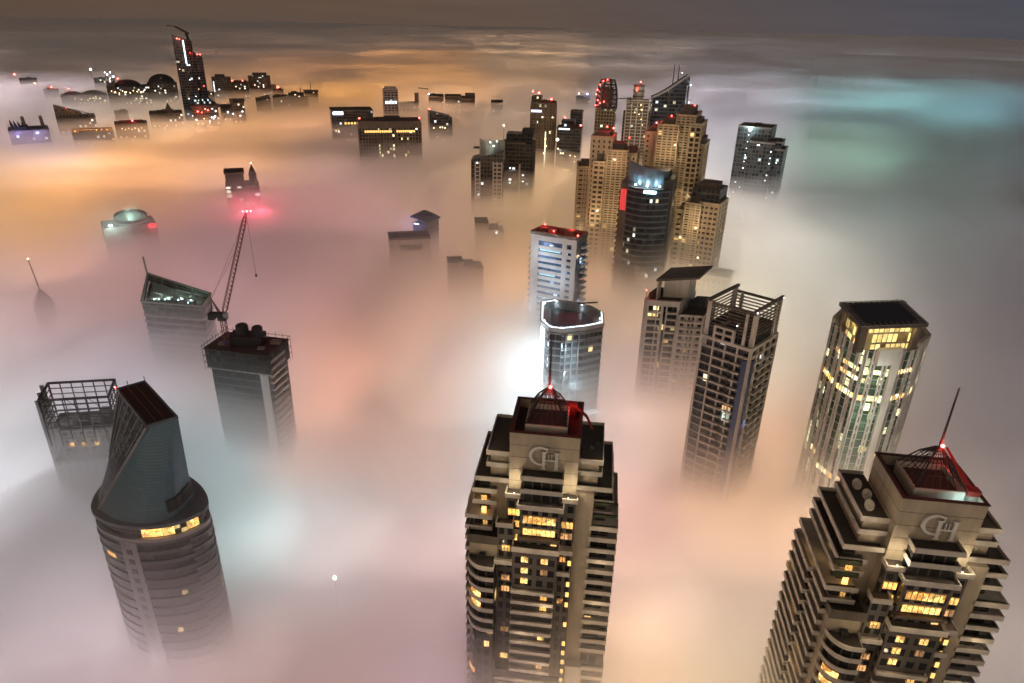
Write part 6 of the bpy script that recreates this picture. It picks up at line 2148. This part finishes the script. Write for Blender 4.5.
# ------------------------------------------------------------------ city lights under the fog
# strength and colour of the street lighting over the districts (place in the photograph: red, green, blue)
TL = [
    (20, 32, 0.0388, 0.0226, 0.0147),
    (150, 32, 0.0440, 0.0256, 0.0166),
    (300, 32, 0.0702, 0.0406, 0.0256),
    (450, 32, 0.0776, 0.0461, 0.0298),
    (600, 32, 0.0993, 0.0678, 0.0538),
    (750, 32, 0.0388, 0.0318, 0.0321),
    (900, 32, 0.0181, 0.0182, 0.0219),
    (1010, 32, 0.0163, 0.0178, 0.0224),
    (20, 44, 0.0368, 0.0217, 0.0158),
    (150, 44, 0.0488, 0.0244, 0.0130),
    (300, 44, 0.1151, 0.0547, 0.0251),
    (450, 44, 0.1787, 0.0856, 0.0360),
    (600, 44, 0.1818, 0.1141, 0.0724),
    (750, 44, 0.0693, 0.0668, 0.0740),
    (900, 44, 0.0169, 0.0174, 0.0210),
    (1010, 44, 0.0161, 0.0178, 0.0232),
    (20, 70, 0.0639, 0.0325, 0.0188),
    (150, 58, 0.0592, 0.0295, 0.0164),
    (300, 72, 0.5885, 0.2371, 0.0749),
    (450, 68, 1.5016, 0.6265, 0.1516),
    (560, 62, 0.9377, 0.5438, 0.2630),
    (640, 64, 0.2883, 0.2134, 0.1892),
    (760, 70, 0.1363, 0.1194, 0.1424),
    (900, 66, 0.0378, 0.0418, 0.0532),
    (1010, 66, 0.0288, 0.0322, 0.0419),
    (12, 103, 1.3554, 1.0692, 1.1245),
    (98, 118, 1.3418, 1.0491, 0.7660),
    (240, 124, 1.8073, 0.8400, 0.2711),
    (325, 95, 1.8663, 0.7748, 0.1529),
    (475, 120, 1.9772, 0.9837, 0.4191),
    (515, 118, 0.8737, 0.5740, 0.3698),
    (720, 110, 1.3972, 1.2609, 1.4831),
    (820, 112, 0.2776, 0.5871, 0.6144),
    (930, 115, 0.2858, 0.7684, 0.8245),
    (1010, 117, 0.0617, 0.1555, 0.2373),
    (20, 160, 1.0727, 0.7320, 0.6383),
    (110, 150, 2.2231, 1.0216, 0.3337),
    (230, 152, 1.5793, 0.7076, 0.2736),
    (330, 165, 1.3842, 0.7715, 0.6121),
    (440, 150, 1.3431, 0.8144, 0.5284),
    (552, 190, 2.0541, 1.2441, 0.5700),
    (722, 165, 1.6017, 1.5296, 1.6166),
    (830, 155, 0.4097, 0.7299, 0.5606),
    (900, 155, 0.1021, 0.2139, 0.1873),
    (1010, 155, 0.0313, 0.0565, 0.0757),
    (20, 200, 2.0671, 0.9607, 0.2146),
    (90, 195, 2.0247, 0.8568, 0.3158),
    (200, 205, 1.0403, 0.5933, 0.5093),
    (340, 210, 1.1264, 0.5372, 0.4586),
    (450, 205, 1.2447, 0.6811, 0.4771),
    (560, 208, 3.2086, 1.8731, 0.7939),
    (735, 225, 2.3026, 2.0059, 1.6935),
    (820, 210, 0.5123, 0.6553, 0.5938),
    (900, 220, 0.1170, 0.1779, 0.1758),
    (1010, 220, 0.0613, 0.0455, 0.0557),
    (80, 270, 0.9678, 0.4722, 0.3767),
    (110, 260, 1.0528, 0.5300, 0.5396),
    (200, 260, 1.1930, 0.5932, 0.6374),
    (340, 270, 0.9743, 0.4712, 0.4659),
    (440, 290, 1.1058, 0.5607, 0.3750),
    (510, 270, 1.7725, 0.9327, 0.4512),
    (606, 290, 2.0726, 1.1031, 0.5244),
    (740, 275, 2.7600, 2.3290, 1.5669),
    (820, 270, 2.2017, 2.0640, 1.7336),
    (900, 290, 0.3207, 0.2995, 0.3050),
    (1010, 290, 0.1479, 0.1171, 0.1355),
    (20, 320, 1.3430, 0.8670, 0.8774),
    (95, 340, 1.2272, 1.0028, 1.2023),
    (320, 330, 1.1456, 0.4965, 0.3061),
    (430, 330, 1.1900, 0.6547, 0.4450),
    (510, 340, 1.6414, 1.7540, 1.7173),
    (622, 340, 1.2741, 0.8122, 0.6313),
    (810, 330, 1.0660, 0.8822, 0.6803),
    (980, 360, 0.2511, 0.2106, 0.2276),
    (20, 395, 1.6702, 1.7054, 1.7697),
    (175, 395, 0.7127, 1.0736, 1.1777),
    (320, 400, 0.8369, 0.4157, 0.2880),
    (430, 400, 1.0305, 0.6109, 0.4427),
    (510, 400, 1.0754, 1.1861, 1.2025),
    (640, 410, 0.7179, 0.4613, 0.3783),
    (795, 400, 1.0447, 0.5735, 0.3324),
    (985, 430, 0.2969, 0.2293, 0.2260),
    (20, 460, 1.1624, 1.1660, 1.2377),
    (240, 470, 0.3898, 0.5925, 0.5933),
    (340, 470, 0.6964, 0.6150, 0.5854),
    (430, 460, 0.6975, 0.5064, 0.4556),
    (645, 480, 0.6564, 0.3168, 0.2400),
    (785, 440, 1.0329, 0.5246, 0.2140),
    (1005, 480, 0.2562, 0.2027, 0.1851),
    (30, 540, 1.9391, 1.6666, 1.7977),
    (255, 530, 0.2296, 0.1957, 0.1860),
    (350, 540, 0.4307, 0.2940, 0.2839),
    (430, 540, 0.3402, 0.1981, 0.1925),
    (650, 560, 0.6690, 0.4058, 0.3053),
    (725, 545, 0.5345, 0.3642, 0.2885),
    (1008, 540, 0.2643, 0.2092, 0.1850),
    (40, 620, 0.8939, 0.5379, 0.5483),
    (270, 620, 0.4058, 0.2272, 0.1840),
    (350, 615, 0.3995, 0.2041, 0.1677),
    (430, 620, 0.4170, 0.2448, 0.2614),
    (650, 620, 1.0872, 0.6576, 0.2988),
    (720, 610, 1.4047, 1.1075, 0.6678),
    (1012, 620, 0.2392, 0.1853, 0.1549),
    (40, 676, 0.4897, 0.2908, 0.3004),
    (150, 678, 0.1879, 0.1273, 0.1253),
    (300, 676, 0.2735, 0.1414, 0.1241),
    (430, 676, 0.2999, 0.1944, 0.2492),
    (650, 672, 1.5305, 1.0362, 0.5055),
    (720, 672, 1.6210, 1.0573, 0.5606),
    (1012, 672, 0.2913, 0.2218, 0.1866),
]


def glow_at(px, py):
    s = [0, 0, 0]
    w = 0
    for a, b, r, g_, bl in TL:
        d2 = ((a - px) / 70) ** 2 + ((b - py) / (18 + 0.09 * py)) ** 2
        q = 1 / (0.02 + d2) ** 2
        w += q
        s[0] += r * q
        s[1] += g_ * q
        s[2] += bl * q
    return [c / w for c in s]


def area_lamp(q, sx, sy, col, lum, rz):
    l = bpy.data.lights.new('city_glow', 'AREA')
    l.shape = 'ELLIPSE'
    l.size = sx
    l.size_y = sy
    m = max(col)
    l.color = [c / m for c in col]
    l.energy = m * math.pi / 4 * sx * sy * lum
    o = bpy.data.objects.new('city_glow', l)
    COL.objects.link(o)
    o.location = q
    o.rotation_euler = (math.pi, 0, rz)


LAMP_Z = 114.0
rl = random.Random(21)
nl = 0
py = 36.0
while py < 800:
    step = max(11.0, min(66.0, (py - 20) * 0.20))
    wpx = 100.0
    px = -90.0 + rl.uniform(0, 30)
    while px < 1120:
        x = px + rl.uniform(-12, 12)
        y = py + rl.uniform(-0.25, 0.25) * step
        q = at(x, y, LAMP_Z)
        if q.y < 330:      # street lamps keep clear of the tower walls
            for f in FOOT:
                dd = math.hypot(f[0] - q.x, f[1] - q.y)
                if f[1] < 330 and dd < f[2] * 0.7 + 5:
                    kk = (f[2] * 0.7 + 5) / max(dd, 1.0)
                    q = Vector((f[0] + (q.x - f[0]) * kk, f[1] + (q.y - f[1]) * kk, q.z))
        D = (q - Vector((0, 0, CAMZ))).length
        sx = wpx / F * D
        sy = step / F * D / ((CAMZ - LAMP_Z) / D)
        pv_ = proj((q.x, q.y, 148.0))
        col = glow_at(pv_[0], pv_[1])
        k_r = rl.uniform(0.85, 1.15)
        area_lamp(q, sx * 1.2, sy * 1.2, [c * k_r for c in col], 30.0, -math.atan2(q.x, q.y))
        nl += 1
        px += wpx
    py += step
# the same town goes on behind the camera
for i in range(9):
    for j in range(7):
        area_lamp(Vector((-520 + i * 130 + rl.uniform(-20, 20), -760 + j * 120, LAMP_Z)), 140, 130, (0.62, 0.47, 0.36), BACK, 0)
print('city lamps', nl)

# single strong lamps that show as stars or pools of light in the fog
for k, (px, py, z, col, e, r_) in enumerate(((335, 580, 136, (0.85, 0.95, 1.0), 900, 0.9), (965, 538, 140, (1, 0.85, 0.6), 300, 0.25), (986, 536, 140, (1, 0.9, 0.7), 200, 0.2))):
    q = at(px, py, z)
    t = thing('floodlight_mast', ('lone white lamp glowing through the fog between two near towers', 'dim warm lamp in the fog behind the leaning tower balconies',
                                  'second dim warm lamp in the fog, farther from the balconies')[k], 'lamp', (q.x, q.y, 0))
    part('pole', MB().bar((0, 0, 0), (0, 0, z), 0.14, 0.05, 8), M['steel'], t)
    lamp_part('lamp', 'whitelamp' if k == 0 else 'warmlamp', t, (0, 0, z + r_), r_)
    point('lamp_light', q + Vector((0, 0, 1.5)), col, e, 0.3)

# pools of light: extra lamps under the brighter patches of fog
for (px, py, z, col, lum, d) in ((652, 645, 108, (1.0, 0.70, 0.36), 14, 24), (722, 655, 106, (1, 0.80, 0.52), 9, 20),
                                 (215, 480, 104, (0.6, 1.0, 1.0), 1.2, 40),
                                 (800, 425, 118, (1, 0.62, 0.25), 6, 12), (565, 245, 122, (1, 0.60, 0.22), 6, 36),
                                 (600, 262, 122, (1, 0.62, 0.25), 7, 30), (715, 268, 126, (1, 0.72, 0.42), 7, 34), (815, 262, 128, (1, 0.92, 0.8), 10, 50), (745, 270, 128, (1, 0.92, 0.8), 8, 40), (735, 222, 128, (1, 0.94, 0.9), 7, 60)):
    area_lamp(at(px, py, z), d, d, col, lum, 0)

# added white lamps, for the glow along the flank of the round-roofed tower
for (dx, dy, z, e) in ((-1.4, 1, 168, 3500), (-1.4, 0, 160, 7000), (-1.5, -1, 151, 6000), (-1.7, -2, 142, 3500), (2, -6, 138, 7000), (9, -8, 132, 7000), (16, -7, 130, 5000), (-4, 9, 140, 9000)):
    point('flank_light', (EDGE[0] + dx, EDGE[1] + dy, z), (0.74, 0.92, 1.0), e, 3)

# added red lamps inside the fog make the pink halo beyond the crane
for px in (244, 262):
    point('halo_lamp', at(px, 210, 156), (1, 0.08, 0.16), 24000, 4)

# added sun lamp as fill, behind the camera and to its left
sun = bpy.data.lights.new('fill_sun', 'SUN')
sun.energy = FILL_SUN
sun.angle = math.radians(10)
sun.color = (1.0, 0.9, 0.78)
so_ = bpy.data.objects.new('fill_sun', sun)
COL.objects.link(so_)
so_.rotation_euler = (math.radians(62), 0, math.radians(-28))

# ------------------------------------------------------------------ night sky
w = bpy.data.worlds.new('World')
sc.world = w
w.use_nodes = True
nt = w.node_tree
bg = nt.nodes['Background']
tc = N(nt, 'ShaderNodeTexCoord')
sp = N(nt, 'ShaderNodeSeparateXYZ')
L(nt, tc.outputs['Generated'], sp.inputs[0])
mp = N(nt, 'ShaderNodeMapping')
mp.inputs['Scale'].default_value = (2.2, 2.2, 26.0)
L(nt, tc.outputs['Generated'], mp.inputs[0])
nz = N(nt, 'ShaderNodeTexNoise')
nz.inputs['Scale'].default_value = 1.6
nz.inputs['Detail'].default_value = 5
nz.inputs['Roughness'].default_value = 0.6
L(nt, mp.outputs[0], nz.inputs['Vector'])
# west to east: orange city glow, then grey, then slate over the sea
rx_ = N(nt, 'ShaderNodeValToRGB')
L(nt, math_n(nt, 'MULTIPLY_ADD', sp.outputs[0], 0.5), rx_.inputs[0])
nt.nodes[-1].inputs[2].default_value = 0.5
for n_ in nt.nodes:
    if n_.bl_idname == 'ShaderNodeMath' and n_.operation == 'MULTIPLY_ADD':
        n_.inputs[2].default_value = 0.5
cr_ = rx_.color_ramp
cr_.elements[0].position = 0.16
cr_.elements[0].color = (*srgb(90, 71, 60), 1)
cr_.elements[1].position = 0.84
cr_.elements[1].color = (*srgb(68, 73, 85), 1)
e_ = cr_.elements.new(0.38)
e_.color = (*srgb(98, 76, 60), 1)
e_ = cr_.elements.new(0.54)
e_.color = (*srgb(88, 77, 72), 1)
cl = math_n(nt, 'MULTIPLY_ADD', nz.outputs[0], 0.6)
nt.nodes[-1].inputs[2].default_value = 0.70
mx = N(nt, 'ShaderNodeMix', data_type='RGBA', blend_type='MULTIPLY')
mx.inputs['Factor'].default_value = 1
L(nt, rx_.outputs[0], mx.inputs['A'])
cc_ = N(nt, 'ShaderNodeCombineColor')
for i in range(3):
    L(nt, cl, cc_.inputs[i])
L(nt, cc_.outputs[0], mx.inputs['B'])
sky = N(nt, 'ShaderNodeTexSky', sky_type='NISHITA')
sky.sun_disc = False
sky.sun_elevation = math.radians(-4)
sky.sun_rotation = math.radians(-70)
b2 = N(nt, 'ShaderNodeBackground')
L(nt, sky.outputs[0], b2.inputs[0])
b2.inputs[1].default_value = 0.05
# near the horizon the sky takes the colour of the far fog; overhead it is darker
rh_ = N(nt, 'ShaderNodeValToRGB')
L(nt, math_n(nt, 'ADD', math_n(nt, 'MULTIPLY', sp.outputs[0], 0.5), 0.5), rh_.inputs[0])
rh_.color_ramp.elements[0].position = 0.2
rh_.color_ramp.elements[0].color = (*srgb(88, 72, 62), 1)
rh_.color_ramp.elements[1].position = 0.8
rh_.color_ramp.elements[1].color = (*srgb(73, 74, 83), 1)
e_ = rh_.color_ramp.elements.new(0.5)
e_.color = (*srgb(93, 77, 67), 1)
up_ = math_n(nt, 'MINIMUM', math_n(nt, 'MAXIMUM', math_n(nt, 'MULTIPLY', sp.outputs[2], 18.0), 0.0), 1.0)
hm_ = N(nt, 'ShaderNodeMix', data_type='RGBA')
L(nt, up_, hm_.inputs['Factor'])
hc_ = N(nt, 'ShaderNodeMix', data_type='RGBA', blend_type='MULTIPLY')
hc_.inputs['Factor'].default_value = 0.7
L(nt, rh_.outputs[0], hc_.inputs['A'])
L(nt, cc_.outputs[0], hc_.inputs['B'])
L(nt, hc_.outputs['Result'], hm_.inputs['A'])
L(nt, mx.outputs['Result'], hm_.inputs['B'])
zen = math_n(nt, 'SUBTRACT', 1.0, math_n(nt, 'MULTIPLY', math_n(nt, 'MINIMUM', math_n(nt, 'MAXIMUM', math_n(nt, 'SUBTRACT', math_n(nt, 'MULTIPLY', sp.outputs[2], 2.5), 0.4), 0.0), 1.0), 0.35))
zm_ = N(nt, 'ShaderNodeMix', data_type='RGBA', blend_type='MULTIPLY')
zm_.inputs['Factor'].default_value = 1
zc_ = N(nt, 'ShaderNodeCombineColor')
for i in range(3):
    L(nt, zen, zc_.inputs[i])
L(nt, hm_.outputs['Result'], zm_.inputs['A'])
L(nt, zc_.outputs[0], zm_.inputs['B'])
mx = zm_
# added warm band in the low sky behind the camera lights the facades
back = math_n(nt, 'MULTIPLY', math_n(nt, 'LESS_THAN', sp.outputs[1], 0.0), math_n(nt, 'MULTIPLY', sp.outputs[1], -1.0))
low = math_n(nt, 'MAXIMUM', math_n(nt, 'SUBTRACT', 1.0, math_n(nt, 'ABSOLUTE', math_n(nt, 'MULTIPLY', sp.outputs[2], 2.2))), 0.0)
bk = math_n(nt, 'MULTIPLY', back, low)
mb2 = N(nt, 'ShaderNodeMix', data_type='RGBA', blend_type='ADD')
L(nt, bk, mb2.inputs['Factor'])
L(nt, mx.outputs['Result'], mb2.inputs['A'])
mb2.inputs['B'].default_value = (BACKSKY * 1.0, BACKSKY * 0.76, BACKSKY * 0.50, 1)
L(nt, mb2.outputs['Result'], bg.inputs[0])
bg.inputs[1].default_value = 1.0
ad = N(nt, 'ShaderNodeAddShader')
L(nt, bg.outputs[0], ad.inputs[0])
L(nt, b2.outputs[0], ad.inputs[1])
L(nt, ad.outputs[0], nt.nodes['World Output'].inputs[0])

# ------------------------------------------------------------------ render settings
sc.render.engine = 'CYCLES'
cy = sc.cycles
cy.max_bounces = 3
cy.diffuse_bounces = 1
cy.glossy_bounces = 1
cy.volume_bounces = 1
cy.transmission_bounces = 2
cy.transparent_max_bounces = 16
cy.use_denoising = True
cy.denoiser = 'OPENIMAGEDENOISE'
cy.sample_clamp_indirect = 4
cy.sample_clamp_direct = 30
cy.use_light_tree = True
cy.use_adaptive_sampling = True
cy.adaptive_threshold = 0.07
cy.adaptive_min_samples = 56
cy.caustics_reflective = False
cy.caustics_refractive = False
vs = sc.view_settings
vs.view_transform = 'Standard'
vs.look = 'None'
vs.exposure = 0.12
vs.gamma = 1.0
vs.use_curve_mapping = False
